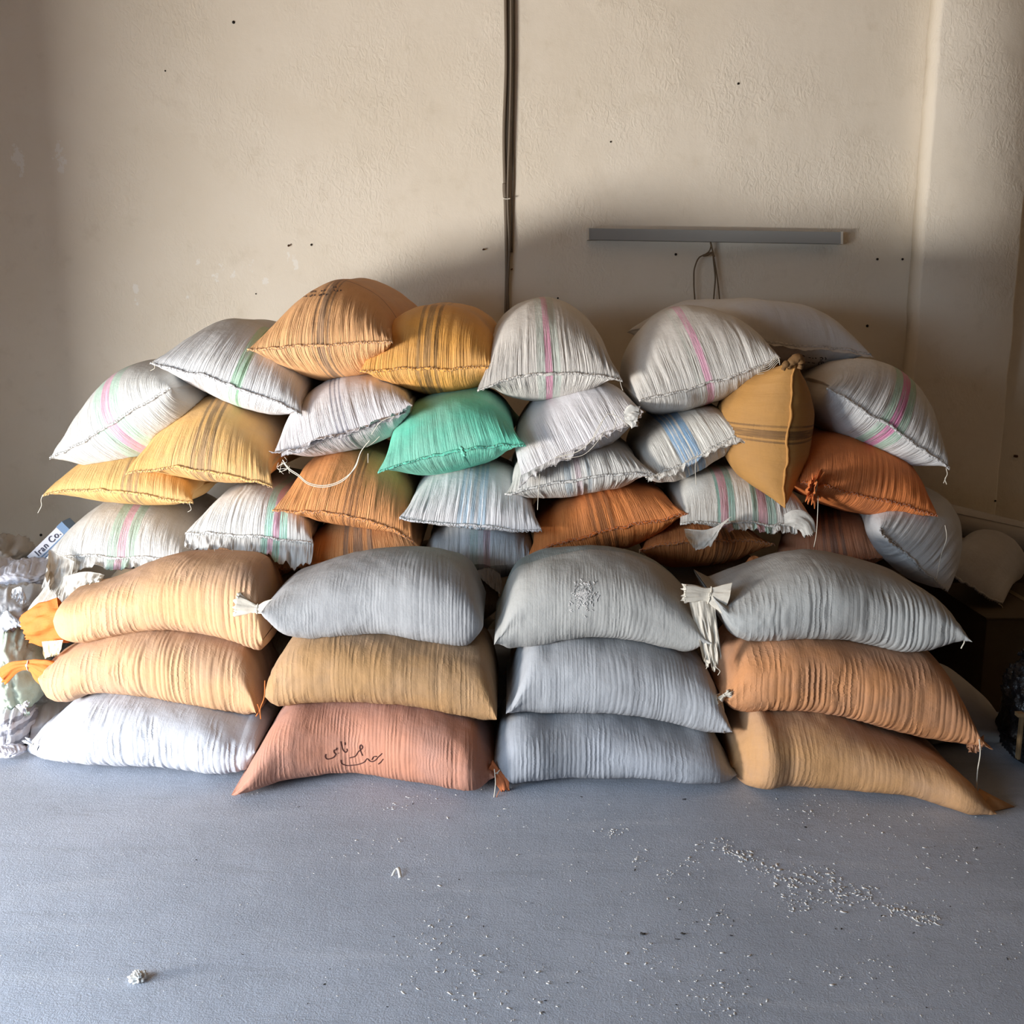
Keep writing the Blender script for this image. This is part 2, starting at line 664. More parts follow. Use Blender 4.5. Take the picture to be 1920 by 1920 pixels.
def sack_end(label, L, R, up, dn, y0, mat, sag=0.0, length=0.76, yaw=0.0, pitch=0.0, bw=0.87, rnd=0.24, lift=0.6, gather=1.0, seed=1, seam=True, skew=0.0,
             group='sacks laid end-on in the rear pile', name='grain_sack', seam_mat=None, m=320, n=56, ear=0.05, pt=2.0, pb=2.4, droop=0.0, wig=1.0, floor=False, stitch=True):
    """a filled sack lying away from the camera, sewn end towards it. L, R: seam corners; up/dn: crown and belly from the seam line, in pixels"""
    PL, PR = P(*L, y0), P(*R, y0)
    ex = PR - PL
    half = np.linalg.norm(ex) / 2
    ex /= np.linalg.norm(ex)
    ez = np.array([-ex[2], 0, ex[0]])
    mid = (PL + PR) / 2
    k = mpp(y0 / 0.985)
    upm, dnm, sg = up * k * 1.05, dn * k * 1.04, sag * k
    d = np.array([math.sin(rad(yaw)) * math.cos(rad(pitch)), math.cos(rad(yaw)) * math.cos(rad(pitch)), math.sin(rad(pitch))])
    g = np.linspace(0, 1, n)
    s = length * (0.30 * g + 0.70 * g**2.2)
    s[-8:] = np.linspace(s[-8], length, 8)
    cc, ss, u = superell(m, pt, pb)
    f = end_profile(s / rnd) * end_profile((length - s) / 0.2)
    earf = np.exp(-s / ear) + np.exp(-(length - s) / ear)
    a = half * (bw + (1 - bw) * np.minimum(earf, 1.0))
    off = lift * (upm - dnm) / 2
    e = 0.003 * sstep(0, 0.01, s)
    bu = (upm - off) * f + e
    bd = (dnm + off) * f + e
    x = a[:, None] * cc[None]
    z = np.where(ss[None] >= 0, bu[:, None], bd[:, None]) * ss[None]
    un = x / half
    seamz = sg * (1 - un**2) - droop * k * np.clip(un, 0, 1) ** 3 + wig * 0.006 * n1(un * 3.1 + seed, seed) + 0.003 * wig * n1(un * 9, seed + 1)
    z = z + (off * f)[:, None] + seamz * np.exp(-s / 0.10)[:, None]
    xs = x + skew * k * (f[:, None] * np.maximum(ss, 0)[None])
    V = mid + d * s[:, None, None] + ex * xs[..., None] + ez * z[..., None]
    um = u[None] * half * np.ones_like(x)
    vm = s[:, None] * np.ones_like(x)
    # lumps and gathers
    N = grid_normals(V, True)
    side = np.where(ss >= 0, 0, 7.7)[None]
    wander = 0.006 * n2(vm * 14, um * 9 + side, seed + 5)
    uu = um + wander
    env = 0.6 + 0.4 * n1(um * 22 + side, seed + 9)
    g1 = 1 - 2 * np.abs(n1(uu * 58 + side * 3, seed + 2))
    g2 = n1(uu * 120 + side * 3, seed + 3)
    g3 = n1(uu * 150, seed + 4)
    lam = 0.070 + 0.050 * n1(um * 30 + side, seed + 8)
    fall = np.exp(-vm / lam) * sstep(-0.004, 0.018, vm)
    edge = sstep(1.0, 0.90, np.abs(un)) * 0.7 + 0.3
    disp = gather * edge * fall * (-0.0040 * g1 * env + 0.0016 * g2)
    disp += 0.009 * n2(um * 7 + side, vm * 6, seed + 11) * f[:, None]
    disp += 0.0016 * n2(um * 34 + side, vm * 16, seed + 12) * f[:, None]
    V = V + N * disp[..., None]
    if floor:
        V[..., 2] = np.maximum(V[..., 2], 0.002 + 0 * V[..., 2])
    V = give_way(V)
    lo = V.reshape(-1, 3).min(0)
    root = thing(name, label, 'sack', (mid + d * length / 2)[0:2].tolist() + [float(lo[2])], group)
    o = Sack()
    o.root, o.V, o.y0, o.ex, o.ez, o.d, o.half, o.mat, o.k, o.u = root, V, y0, ex, ez, d, half, mat, k, u
    uv = np.stack([um, vm], -1).reshape(-1, 2)
    o.body = mesh_obj('body', V.reshape(-1, 3), grid_faces(n, m, True), mat, root, uv)
    o.edge = V[0, :m // 2 + 1][::-1]        # left to right along the seam
    if seam:
        pts = smooth_path(o.edge, 90)
        q = np.linspace(0, 1, 90)
        pts = pts - d * 0.002 + ez * (0.0022 * n1(q * 23, seed)[:, None])
        r = (0.0046 + 0.0015 * n1(q * 31, seed + 1) + 0.0008 * n1(q * 80, seed + 2)) * (0.55 + 0.45 * np.sin(np.pi * q) ** 0.4)
        sm = seam_mat or seam_of(mat)
        o.seam = tube('seam', pts, r, sm, root, 7)
        if stitch:
            qq = np.linspace(0.02, 0.98, 170)
            zz = smooth_path(o.edge, 170)
            st = zz - d * (0.0062 + 0.002 * np.cos(qq * 300))[:, None] + ez * (0.0042 * np.sign(np.sin(qq * 190)))[:, None]
            tube('stitching', st, 0.0010, thread_of(mat), o.seam, 4)
    return o


def sack_side(label, top, bot, Lp, Rp, yf, mat, D=0.235, rL=0.07, rR=0.07, seed=1, ribs=1.0, period=0.0185, floor=False, crown=False, kt=None, group='sacks lying lengthwise in the front stacks',
              name='grain_sack', m=92, n=340, pt=2.3, pb=2.9, over=0.0, diag=0.0, diagx=(0, 0), bl=0.0, br=0.0, lump=0.010):
    """a filled sack lying across the view; outline given by its upper and lower edge in pixels"""
    yL, yR = yf if isinstance(yf, tuple) else (yf, yf)
    Lw, Rw = P(*Lp, yL + 0.05), P(*Rp, yR + 0.05)
    if floor:
        Lw, Rw = P(*Lp, PF(*bot[0])[1]), P(*Rp, PF(*bot[-1])[1])
        Lw[2], Rw[2] = max(Lw[2], 0.02), max(Rw[2], 0.02)
    x0, x1 = Lw[0], Rw[0]
    yfx = lambda X: yL + (yR - yL) * (X - x0) / (x1 - x0)
    kt = kt if kt is not None else (0.22 if crown else 0.07)
    kb = 0.055
    T, B = [], []
    for px, py in top:
        X = P(px, py, (yL + yR) / 2 + kt)[0]
        T.append(P(px, py - over, yfx(X) + kt))
    FY = []
    for px, py in bot:
        if floor:
            q = PF(px, py, 0.004)
            FY.append((q[0], q[1] - kb))
            B.append(q)
        else:
            X = P(px, py, (yL + yR) / 2 + kb)[0]
            B.append(P(px, py, yfx(X) + kb))
    T, B = np.array(T), np.array(B)
    g = np.linspace(0, 1, n)
    g = np.clip(g - 0.03 * np.sin(2 * np.pi * g), 0, 1)
    X = x0 + (x1 - x0) * g
    zt, zb = smooth_interp(X, T[:, 0], T[:, 2]), smooth_interp(X, B[:, 0], B[:, 2])
    front = smooth_interp(X, [q[0] for q in FY], [q[1] for q in FY]) if floor else yfx(X)
    f = end_profile((X - x0) / rL, 2.0, 0.6) * end_profile((x1 - X) / rR, 2.0, 0.6)
    zc = (zt + zb) / 2
    fl, fr = np.exp(-(X - x0) / (rL * 0.45)), np.exp(-(x1 - X) / (rR * 0.45))
    zc = zc * (1 - fl) * (1 - fr) + Lw[2] * fl + Rw[2] * fr
    b = np.maximum((zt - zb) / 2, 0.004) * f + 0.002
    cc, ss, u = superell(m, pt, pb)
    a = D * (1 + (0.05 - 0.45 * bl) * np.exp(-(X - x0) / 0.05) + (0.05 - 0.45 * br) * np.exp(-(x1 - X) / 0.05))
    C = np.stack([X, front + D, zc], 1)
    Wd = np.array([0, -1.0, 0])
    Nn = np.array([0, 0, 1.0])
    V = C[:, None] + Wd * (a[:, None] * cc[None])[..., None] + Nn * (b[:, None] * ss[None])[..., None]
    um = u[None] * D * np.ones((n, 1))
    vm = (X - x0)[:, None] * np.ones((1, m))
    N = -grid_normals(V, True)
    ctr = V.mean(1, keepdims=True)
    if ((V - ctr) * N).sum() < 0:
        N = -N
    frontm = sstep(-0.25, 0.45, cc)[None] * sstep(0.9, 0.35, ss[None] + 0.35 * n2(vm * 9, vm * 0, seed + 21))
    var = 0.15 + 1.0 * sstep(-0.5, 0.6, n2(vm * 5, um * 4, seed)) * (0.75 + 0.5 * n1(vm / period * 0.5, seed + 22))
    ph = vm / period + 1.3 * n2(vm * 9, um * 5, seed + 1) + 0.35 * n2(vm * 40, um * 9, seed + 23) + (diag * um / period * sstep(diagx[1], diagx[0], vm) if diag else 0.0)
    wave = np.abs(np.sin(np.pi * ph)) ** 0.75 - 0.55
    disp = ribs * 0.0033 * wave * frontm * var * f[:, None]
    disp += lump * n2(vm * 6, um * 7, seed + 3) * f[:, None]
    disp += ribs * 0.0016 * n2(vm * 60, um * 12, seed + 5) * frontm * f[:, None]
    disp += 0.0015 * n2(vm * 28, um * 30, seed + 6) * f[:, None]
    # puckers at both ends
    pk = np.exp(-vm / 0.06) + np.exp(-((x1 - x0) - vm) / 0.06)
    disp += 0.004 * pk * n1(um * 45, seed + 7) * sstep(0, 0.02, vm) * sstep(0, 0.02, (x1 - x0) - vm)
    V = V + N * disp[..., None]
    if floor:
        V[..., 2] = np.maximum(V[..., 2], np.where(ss >= 0, 0.010, 0.001)[None])
    V = give_way(V)
    lo = V.reshape(-1, 3).min(0)
    root = thing(name, label, 'sack', ((x0 + x1) / 2, (yL + yR) / 2 + D, float(lo[2])), group)
    o = Sack()
    o.root, o.V, o.mat = root, V, mat
    uv = np.stack([um, vm], -1).reshape(-1, 2)
    o.body = mesh_obj('body', V.reshape(-1, 3), grid_faces(n, m, True), mat, root, uv)
    o.bvh = None
    return o


def px_line(pts, y):
    return np.array([P(p[0], p[1], p[2] if len(p) > 2 else y) for p in pts])


def thread(sack, pts, y, r=0.0011, mat=None, n=40, name='loose_thread'):
    return tube(name, px_line(pts, y), r, mat or THREAD, sack.root if isinstance(sack, Sack) else sack, 5, n)


def sheet(name, top, bot, yt, yb, mat, parent, n=70, m=26, ruffle=0.008, seed=1, fray=0.004, bulge=0.0, folds=26, uvoff=(0, 0)):
    """a hanging or standing piece of cloth between two pixel edges; has thickness"""
    A = smooth_path(px_line(top, yt), n)
    B = smooth_path(px_line(bot, yb), n)
    q = np.linspace(0, 1, n)
    t = np.linspace(0, 1, m)[None, :, None]
    B = B + (np.array([0, -0.3, -1.0]) * fray * (np.abs(n1(q * 90, seed)) + 0.6 * n1(q * 37, seed + 1))[:, None])
    V = A[:, None] * (1 - t) + B[:, None] * t
    V[..., 1] -= bulge * np.sin(np.pi * t[..., 0]) 
    rf = n2(q[:, None] * folds + t[..., 0] * 3, t[..., 0] * 3 + 0 * q[:, None], seed + 2) + 0.5 * n2(q[:, None] * folds * 2.3, t[..., 0] * 5, seed + 3)
    V[..., 1] -= ruffle * rf * (0.25 + 0.75 * t[..., 0])
    V[..., 2] += 0.3 * ruffle * rf * t[..., 0]
    W = V.copy()
    W[..., 1] += 0.002
    vv = np.concatenate([V.reshape(-1, 3), W.reshape(-1, 3)])
    f = grid_faces(n, m, False)
    f2 = f[:, ::-1] + n * m
    rim = [i * m for i in range(n)] + [(n - 1) * m + j for j in range(1, m)] + [i * m + m - 1 for i in range(n - 2, -1, -1)] + [j for j in range(m - 2, 0, -1)]
    rim = np.array(rim)
    nx = np.roll(rim, -1)
    f3 = np.stack([nx, rim, rim + n * m, nx + n * m], 1)
    um = (V[..., 0] - V[..., 0].mean()) + uvoff[0]
    vm = t[..., 0] * 0.15 + 0 * um + uvoff[1]
    uv = np.stack([um, vm], -1).reshape(-1, 2)
    return mesh_obj(name, vv, np.concatenate([f, f2, f3]), mat, parent, np.concatenate([uv, uv]))


def hem(sack, u0, u1, length, mat, seed=1, droop=0.5, ruffle=0.006, prof=None, name='torn_hem', up=0.0, folds=30, m=14, n=120):
    """an open hem standing out from the sewn end"""
    E = smooth_path(sack.edge, 200)
    i0, i1 = int(u0 * 199), int(u1 * 199)
    A = smooth_path(E[i0:i1 + 1], n)
    q = np.linspace(0, 1, n)
    ln = length * (np.ones(n) if prof is None else smooth_interp(q, [p[0] for p in prof], [p[1] for p in prof]))
    ln = ln * (1 + 0.10 * n1(q * 60, seed) + 0.12 * n1(q * 17, seed + 1))
    out = -sack.d * 0.8 + np.array([0, 0, -1.0]) * droop + sack.ez * up
    out /= np.linalg.norm(out)
    t = np.linspace(0, 1, m)
    bend = np.array([0, 0, -1.0])
    V = A[:, None] + out * (ln[:, None] * t[None])[..., None] + bend * (0.35 * droop * ln[:, None] * t[None] ** 2)[..., None]
    nrm = np.cross(sack.ex, out)
    rf = n2(q[:, None] * folds, 2.0 * t[None] + 0 * q[:, None], seed + 3) + 0.5 * n2(q[:, None] * folds * 2.6, 3 * t[None] + 0 * q[:, None], seed + 4)
    V = V + nrm * (ruffle * rf * t[None])[..., None]
    W = V + nrm * 0.0018
    vv = np.concatenate([V.reshape(-1, 3), W.reshape(-1, 3)])
    f = grid_faces(n, m, False)
    rim = np.array([i * m for i in range(n)] + [(n - 1) * m + j for j in range(1, m)] + [i * m + m - 1 for i in range(n - 2, -1, -1)] + [j for j in range(m - 2, 0, -1)])
    nx = np.roll(rim, -1)
    f3 = np.stack([nx, rim, rim + n * m, nx + n * m], 1)
    xu = np.linspace(-1 + 2 * u0, -1 + 2 * u1, n)[:, None] * sack.half * np.ones((1, m))
    uv = np.stack([xu, 0 * xu + 0.03 * t[None]], -1).reshape(-1, 2)
    return mesh_obj(name, vv, np.concatenate([f, f[:, ::-1] + n * m, f3]), mat, sack.root, np.concatenate([uv, uv]))


def neck(sack, pts, radii, y, mat, seed=1, pleats=9, tie=None, name='tied_neck', flat=0.6, n=50, m=72, amp=0.28):
    """a gathered, tied bag mouth along a pixel path; radii in pixels"""
    Cn = smooth_path(px_line(pts, y), n)
    q = np.linspace(0, 1, n)
    r = smooth_interp(q, np.linspace(0, 1, len(radii)), radii) * mpp(y)
    t = np.gradient(Cn, axis=0)
    t /= np.linalg.norm(t, axis=1, keepdims=True)
    a = np.array([0, -1.0, 0])[None] * np.ones((n, 1))
    b = np.cross(t, a)
    b /= np.linalg.norm(b, axis=1, keepdims=True)
    th = np.linspace(0, 2 * np.pi, m, endpoint=False)
    pl = 1 + amp * (0.7 * np.sin(pleats * th[None] + 2.0 * q[:, None]) + 0.6 * n2(th[None] * 4 + 0 * q[:, None], q[:, None] * 4, seed))
    endw = 1 + 0.10 * n1(th * 5, seed + 2)
    V = Cn[:, None] + (r[:, None] * pl)[..., None] * (flat * np.cos(th)[None, :, None] * a[:, None] + np.sin(th)[None, :, None] * b[:, None])
    V[-1] = V[-1] + t[-1] * (0.012 * n1(th * 6, seed + 5))[:, None]
    # hollow mouth: fold the end ring back inside
    inner = Cn[-4][None] + (V[-1] - Cn[-1]) * 0.6
    V = np.concatenate([V, inner[None]], 0)
    uv = np.stack([np.broadcast_to(np.sin(th) * 0.05, (n + 1, m)), np.broadcast_to(np.linspace(0, 0.1, n + 1)[:, None], (n + 1, m))], -1).reshape(-1, 2)
    o = mesh_obj(name, V.reshape(-1, 3), grid_faces(n + 1, m, True), mat, sack.root, uv)
    if tie is not None:
        i = int(tie * (n - 1))
        ring = Cn[i] + (r[i] * 1.12) * (flat * np.cos(th)[:, None] * a[i] + np.sin(th)[:, None] * b[i])
        ring = np.concatenate([ring, ring[:6] + t[i] * 0.004])
        tube('tie_string', ring, 0.0018, THREAD, o, 5)
    return o


def project(sack, pts, off=0.0012):
    """drop pixel points on the sack's surface, seen from straight in front"""
    if getattr(sack, 'bvh', None) is None:
        me = sack.body.data
        base = world_loc(sack.root)
        sack.bvh = BVHTree.FromPolygons([Vector(v.co) + Vector(base) for v in me.vertices], [tuple(p.vertices) for p in me.polygons])
    out = []
    o = Vector((0, 0, CAM_H))
    for px, py in pts:
        d = Vector(ray(px, py)).normalized()
        h = sack.bvh.ray_cast(o, d)
        if h[0] is not None:
            out.append(np.array(h[0] - d * off))
    return np.array(out)


def pen(sack, strokes, name, mat, r=0.0016, n=30):
    """writing: all strokes of one line of writing in one mesh, lying on the cloth"""
    vs, fs = [], []
    for s in strokes:
        s = np.array(s, float)
        if len(s) == 1:
            s = np.array([s[0], s[0] + [1.5, 1.5]])
        s = smooth_path(s, n) if len(s) > 2 else np.linspace(s[0], s[-1], 8)
        p = project(sack, s)
        if len(p) < 2:
            continue
        t = np.gradient(p, axis=0)
        t /= np.maximum(np.linalg.norm(t, axis=1, keepdims=True), 1e-9)
        b = np.cross(t, [0, 1.0, 0])
        b /= np.maximum(np.linalg.norm(b, axis=1, keepdims=True), 1e-9)
        k0 = len(vs)
        for i in range(len(p)):
            vs += [p[i] + b[i] * r, p[i] + [0, -0.0012, 0], p[i] - b[i] * r]
        for i in range(len(p) - 1):
            a = k0 + i * 3
            fs += [(a, a + 1, a + 4, a + 3), (a + 1, a + 2, a + 5, a + 4)]
    if not vs:
        return None
    return mesh_obj(name, np.array(vs), fs, mat, sack.root)


THREAD = plain('sack_thread', lin(214, 206, 190), 0.8)
THREAD_O = plain('orange_thread', lin(190, 110, 55), 0.8)
INK = plain('marker_ink', lin(70, 36, 30), 0.7)
PRINT = plain('dark_print', lin(70, 66, 68), 0.8)

GREEN, PINK, BLUE, BROWN = lin(150, 190, 170), lin(214, 150, 180), lin(128, 164, 190), lin(104, 84, 66)
W_WHITE, W_GREY, W_BLUE = lin(208, 208, 206), lin(206, 203, 198), lin(208, 213, 220)
DUST_W, DUST_O = lin(190, 184, 176), lin(196, 158, 128)
Y1, Y2, O1, O2, O3 = lin(224, 176, 110), lin(222, 168, 94), lin(212, 144, 88), lin(210, 128, 70), lin(214, 126, 70)


def gpg(c=0.0, w=0.05, gs=0.75, ps=0.8, g=GREEN, p=PINK):
    return ((c, w, g, gs), (c, w * 0.30, p, ps))


def triple(c=0.0, col=BROWN, st=0.75, k=1.0):
    return ((c - 0.030 * k, 0.0065 * k, col, st), (c, 0.0120 * k, col, st), (c + 0.030 * k, 0.0065 * k, col, st))


def lines(c, offs, hw, col, st):
    return tuple((c + o, hw, col, st) for o in offs)



# ------------------------------------------------------------------ front stacks (four stacks of three, lying across)
m_f11 = sack_mat('cloth_peach_a', lin(200, 158, 114), lin(178, 146, 124), 0.55, ((-0.06, 0.003, lin(170, 140, 120), 0.7),), 1, True, rib_period=0.0185, rib_amt=0.45)
m_f12 = sack_mat('cloth_peach_b', lin(192, 152, 112), lin(174, 144, 124), 0.5, (), 2, True, rib_period=0.0185, rib_amt=0.55)
m_f13 = sack_mat('cloth_white_ribbed_a', lin(184, 187, 195), lin(172, 174, 182), 0.3, (), 3, True, rib_period=0.0205, rib_amt=0.7)
m_f21 = sack_mat('cloth_grey_white_a', lin(162, 162, 163), lin(148, 148, 150), 0.5, (), 4, True, rib_period=0.012, rib_amt=0.22)
m_f22 = sack_mat('cloth_tan', lin(170, 132, 90), lin(152, 128, 106), 0.5, (), 5, True, rib_period=0.0165, rib_amt=0.42)
m_f23 = sack_mat('cloth_salmon', lin(184, 128, 104), lin(162, 128, 118), 0.5, (), 6, True, rib_period=0.0115, rib_amt=0.4)
m_f31 = sack_mat('cloth_grey_white_b', lin(168, 167, 163), lin(150, 150, 150), 0.25, ((-0.03, 0.045, lin(112, 132, 134), 0.9),), 7, True, rib_period=0.012, rib_amt=0.24)
m_f32 = sack_mat('cloth_grey_white_c', lin(166, 168, 172), lin(150, 150, 152), 0.5, (), 8, True, rib_period=0.013, rib_amt=0.24)
m_f33 = sack_mat('cloth_grey_white_d', lin(154, 158, 166), lin(140, 142, 146), 0.5, (), 9, True, rib_period=0.015, rib_amt=0.35)
m_f41 = sack_mat('cloth_grey_white_e', lin(166, 167, 165), lin(148, 144, 139), 0.4, ((-0.05, 0.004, lin(150, 148, 146), 0.7),), 10, True, rib_period=0.0185, rib_amt=0.42)
m_f42 = sack_mat('cloth_rust', lin(198, 138, 92), lin(172, 132, 106), 0.6, (), 11, True, rib_period=0.0185, rib_amt=0.6)
m_f43 = sack_mat('cloth_brown_tan', lin(194, 148, 102), lin(174, 142, 118), 0.6, (), 12, True, rib_period=0.016, rib_amt=0.25)

F13 = sack_side('white ribbed sack lying on the floor under two peach sacks',
    [(70, 1385), (110, 1352), (160, 1322), (230, 1312), (330, 1318), (420, 1338), (470, 1352)],
    [(65, 1405), (110, 1430), (150, 1440), (250, 1447), (350, 1451), (450, 1458), (475, 1458)], (60, 1402), (484, 1400), 3.2, m_f13, rL=0.10, rR=0.05, seed=3, floor=True, over=8, period=0.0205, ribs=0.95, br=0.3)
F12 = sack_side('peach sack with twisted orange mouth, middle of the stack over the white ribbed sack',
    [(75, 1262), (130, 1228), (200, 1203), (270, 1195), (350, 1200), (440, 1213), (490, 1226)],
    [(75, 1292), (90, 1312), (120, 1322), (165, 1309), (220, 1308), (300, 1318), (370, 1335), (430, 1347), (470, 1342), (488, 1330)], (68, 1275), (488, 1325), (3.22, 3.20), m_f12, rL=0.045, rR=0.06, seed=12, over=8, diag=0.55, diagx=(0.05, 0.40), ribs=0.9, bl=0.8, D=0.20)
F11 = sack_side('peach sack with bright orange open mouth, topmost of its stack in the front row',
    [(108, 1122), (200, 1085), (280, 1054), (360, 1034), (430, 1034), (500, 1046), (540, 1064)],
    [(104, 1200), (150, 1212), (200, 1204), (260, 1196), (320, 1195), (380, 1202), (430, 1212), (480, 1221), (496, 1216)], (98, 1165), (500, 1190), (3.25, 3.22), m_f11, rL=0.035, rR=0.04, seed=21, crown=True, diag=0.7, diagx=(0.0, 0.33), ribs=0.75, bl=0.7, D=0.21)
F23 = sack_side('salmon pink sack on the floor with handwriting in dark ink',
    [(450, 1468), (480, 1412), (510, 1362), (540, 1332), (600, 1325), (700, 1325), (780, 1335), (850, 1352), (900, 1372), (928, 1405)],
    [(450, 1481), (480, 1484), (540, 1477), (620, 1468), (700, 1467), (780, 1476), (850, 1486), (890, 1487), (918, 1470)], (446, 1478), (928, 1438), 3.05, m_f23, rL=0.05, rR=0.06, seed=31, floor=True, over=6, period=0.0125, ribs=0.6)
F22 = sack_side('tan brown ribbed sack lying on the salmon sack with handwriting',
    [(510, 1252), (545, 1216), (600, 1203), (700, 1202), (800, 1212), (880, 1222), (930, 1228)],
    [(500, 1325), (530, 1330), (580, 1325), (660, 1325), (740, 1332), (820, 1348), (880, 1358), (922, 1356)], (495, 1305), (932, 1335), (3.08, 3.07), m_f22, rL=0.05, rR=0.06, seed=41, over=8, ribs=0.75, bl=0.6)
F21 = sack_side('pale grey sack with mouth tied to one side, lying on the tan brown sack',
    [(505, 1128), (540, 1096), (600, 1062), (680, 1040), (760, 1034), (830, 1040), (880, 1058), (915, 1090)],
    [(512, 1168), (535, 1192), (570, 1205), (640, 1206), (720, 1202), (790, 1210), (840, 1219), (870, 1221), (898, 1208)], (498, 1138), (906, 1170), (3.12, 3.10), m_f21, rL=0.07, rR=0.06, seed=51, crown=True, ribs=0.4, diag=0.8, diagx=(0.05, 0.42), period=0.014, br=0.5)
F33 = sack_side('blue grey sack on the floor between the salmon sack and the brown sack',
    [(935, 1380), (960, 1350), (1040, 1345), (1120, 1347), (1200, 1356), (1280, 1374), (1340, 1388), (1372, 1425)],
    [(932, 1463), (960, 1472), (1080, 1468), (1160, 1470), (1250, 1477), (1340, 1479), (1374, 1474)], (926, 1430), (1380, 1450), 3.06, m_f33, rL=0.06, rR=0.06, seed=61, floor=True, over=6, ribs=0.55, period=0.015, br=0.6)
F32 = sack_side('grey white sack, middle of the stack of three grey white sacks',
    [(958, 1300), (985, 1232), (1040, 1212), (1140, 1209), (1220, 1218), (1290, 1242), (1340, 1275), (1362, 1325)],
    [(953, 1332), (990, 1345), (1060, 1348), (1140, 1350), (1220, 1362), (1280, 1375), (1330, 1382), (1358, 1372)], (949, 1325), (1366, 1358), (3.08, 3.06), m_f32, rL=0.05, rR=0.05, seed=71, over=6, ribs=0.45, diag=-0.2, diagx=(0.8, 0.0), period=0.014)
F31 = sack_side('grey white sack with a dusty fluff patch and a torn tail, topmost of its stack',
    [(940, 1120), (962, 1075), (1000, 1050), (1060, 1037), (1120, 1034), (1180, 1044), (1240, 1068), (1290, 1112), (1318, 1165)],
    [(930, 1205), (950, 1218), (990, 1220), (1060, 1210), (1140, 1209), (1210, 1215), (1260, 1228), (1295, 1232), (1318, 1220)], (927, 1198), (1328, 1195), (3.12, 3.09), m_f31, rL=0.05, rR=0.06, seed=81, crown=True, ribs=0.45, diag=-0.25, diagx=(0.8, 0.0), period=0.013)
F43 = sack_side('brown tan sack on the floor with a flat tail trailing at its corner',
    [(1378, 1405), (1400, 1357), (1460, 1345), (1540, 1350), (1620, 1372), (1700, 1395), (1770, 1428), (1820, 1472), (1842, 1496)],
    [(1380, 1470), (1400, 1485), (1480, 1490), (1560, 1492), (1660, 1500), (1740, 1508), (1800, 1517), (1835, 1516)], (1372, 1440), (1848, 1508), 2.98, m_f43, rL=0.045, rR=0.07, seed=91, floor=True, over=6, ribs=0.4, bl=0.8)
F42 = sack_side('rust orange ribbed sack, middle of the stack beside the dark carton',
    [(1362, 1290), (1385, 1236), (1440, 1212), (1540, 1209), (1620, 1222), (1700, 1232), (1750, 1238), (1790, 1272), (1820, 1332), (1840, 1385)],
    [(1362, 1335), (1390, 1347), (1450, 1343), (1530, 1345), (1600, 1358), (1680, 1382), (1750, 1400), (1800, 1403), (1832, 1397)], (1355, 1310), (1845, 1390), (3.02, 2.97), m_f42, rL=0.05, rR=0.06, seed=101, over=6, ribs=1.1, diag=0.0, bl=0.7)
F41 = sack_side('pale grey ribbed sack tapering to a point, lying on the rust orange sack',
    [(1345, 1112), (1380, 1086), (1440, 1060), (1520, 1046), (1580, 1046), (1650, 1062), (1720, 1095), (1770, 1140), (1800, 1182)],
    [(1345, 1160), (1360, 1190), (1400, 1213), (1450, 1214), (1520, 1206), (1580, 1210), (1640, 1225), (1700, 1232), (1750, 1220), (1792, 1200)], (1338, 1120), (1807, 1192), (3.06, 3.02), m_f41, rL=0.08, rR=0.05, seed=111, crown=True, diag=0.5, diagx=(0.05, 0.30), ribs=0.8, bl=0.7)

# ------------------------------------------------------------------ rear pile, lowest visible row
m_gp = lambda i, base=W_WHITE, **k: sack_mat('cloth_white_green_pink_%d' % i, base, DUST_W, 0.35, gpg(**k), i)
B1 = sack_end('white sack with wide green and pink band and torn flaps, under pale yellow sack', (88, 1045), (348, 1052), 88, 40, 3.62, m_gp(20, c=0.015, w=0.042), seed=201, bw=0.94, sag=6)
B3 = sack_end('orange sack with thin brown lines, nearly hidden behind the topmost peach sack', (335, 1062), (560, 1066), 60, 40, 3.72, sack_mat('cloth_orange_b3', lin(216, 158, 112), DUST_O, 0.5, triple(0.02, k=0.7), 21), seed=203)
B2 = sack_end('white sack with frayed open hem and green and pink band, squeezed under an orange sack', (348, 998), (588, 1018), 82, 36, 3.56, m_gp(22, c=0.075, w=0.034, g=lin(140, 205, 185)), seed=202, sag=2, rnd=0.2)
B4 = sack_end('orange sack with wide grey brown bands, behind the pale grey tied sack', (545, 1062), (795, 1030), 66, 46, 3.60, sack_mat('cloth_orange_b4', lin(206, 146, 92), DUST_O, 0.3, triple(0.005, lin(120, 104, 90), 0.8, 1.25), 23), seed=204)
B5 = sack_end('dusty grey sack with faint green and pink stripes, under the blue striped sack', (790, 1062), (1000, 1058), 66, 50, 3.60, sack_mat('cloth_grey_b5', lin(196, 200, 204), DUST_W, 0.3, ((-0.01, 0.012, lin(160, 184, 180), 0.7), (0.028, 0.010, lin(196, 160, 172), 0.7)), 24), seed=205, gather=1.4, seam=False, bw=1.0, ear=0.02)
B6 = sack_end('rust orange sack with brown bands and slanting seam, under a pale sack with faint stripes', (990, 1040), (1290, 964), 68, 52, 3.56, sack_mat('cloth_rust_b6', O2, lin(184, 118, 78), 0.45, triple(-0.005, lin(112, 70, 40), 0.75, 0.9), 25), seed=206, sag=6, rnd=0.2, seam_mat=sack_mat('seam_rust', lin(190, 104, 50), None, 0, (), 90))
B7 = sack_end('rust brown sack with two dark bands, under the white torn flap', (1198, 1032), (1452, 1020), 36, 62, 3.58, sack_mat('cloth_rust_b7', lin(196, 122, 68), lin(176, 118, 80), 0.4, triple(0.055, lin(104, 66, 40), 0.8, 0.75), 26), seed=207, sag=12)
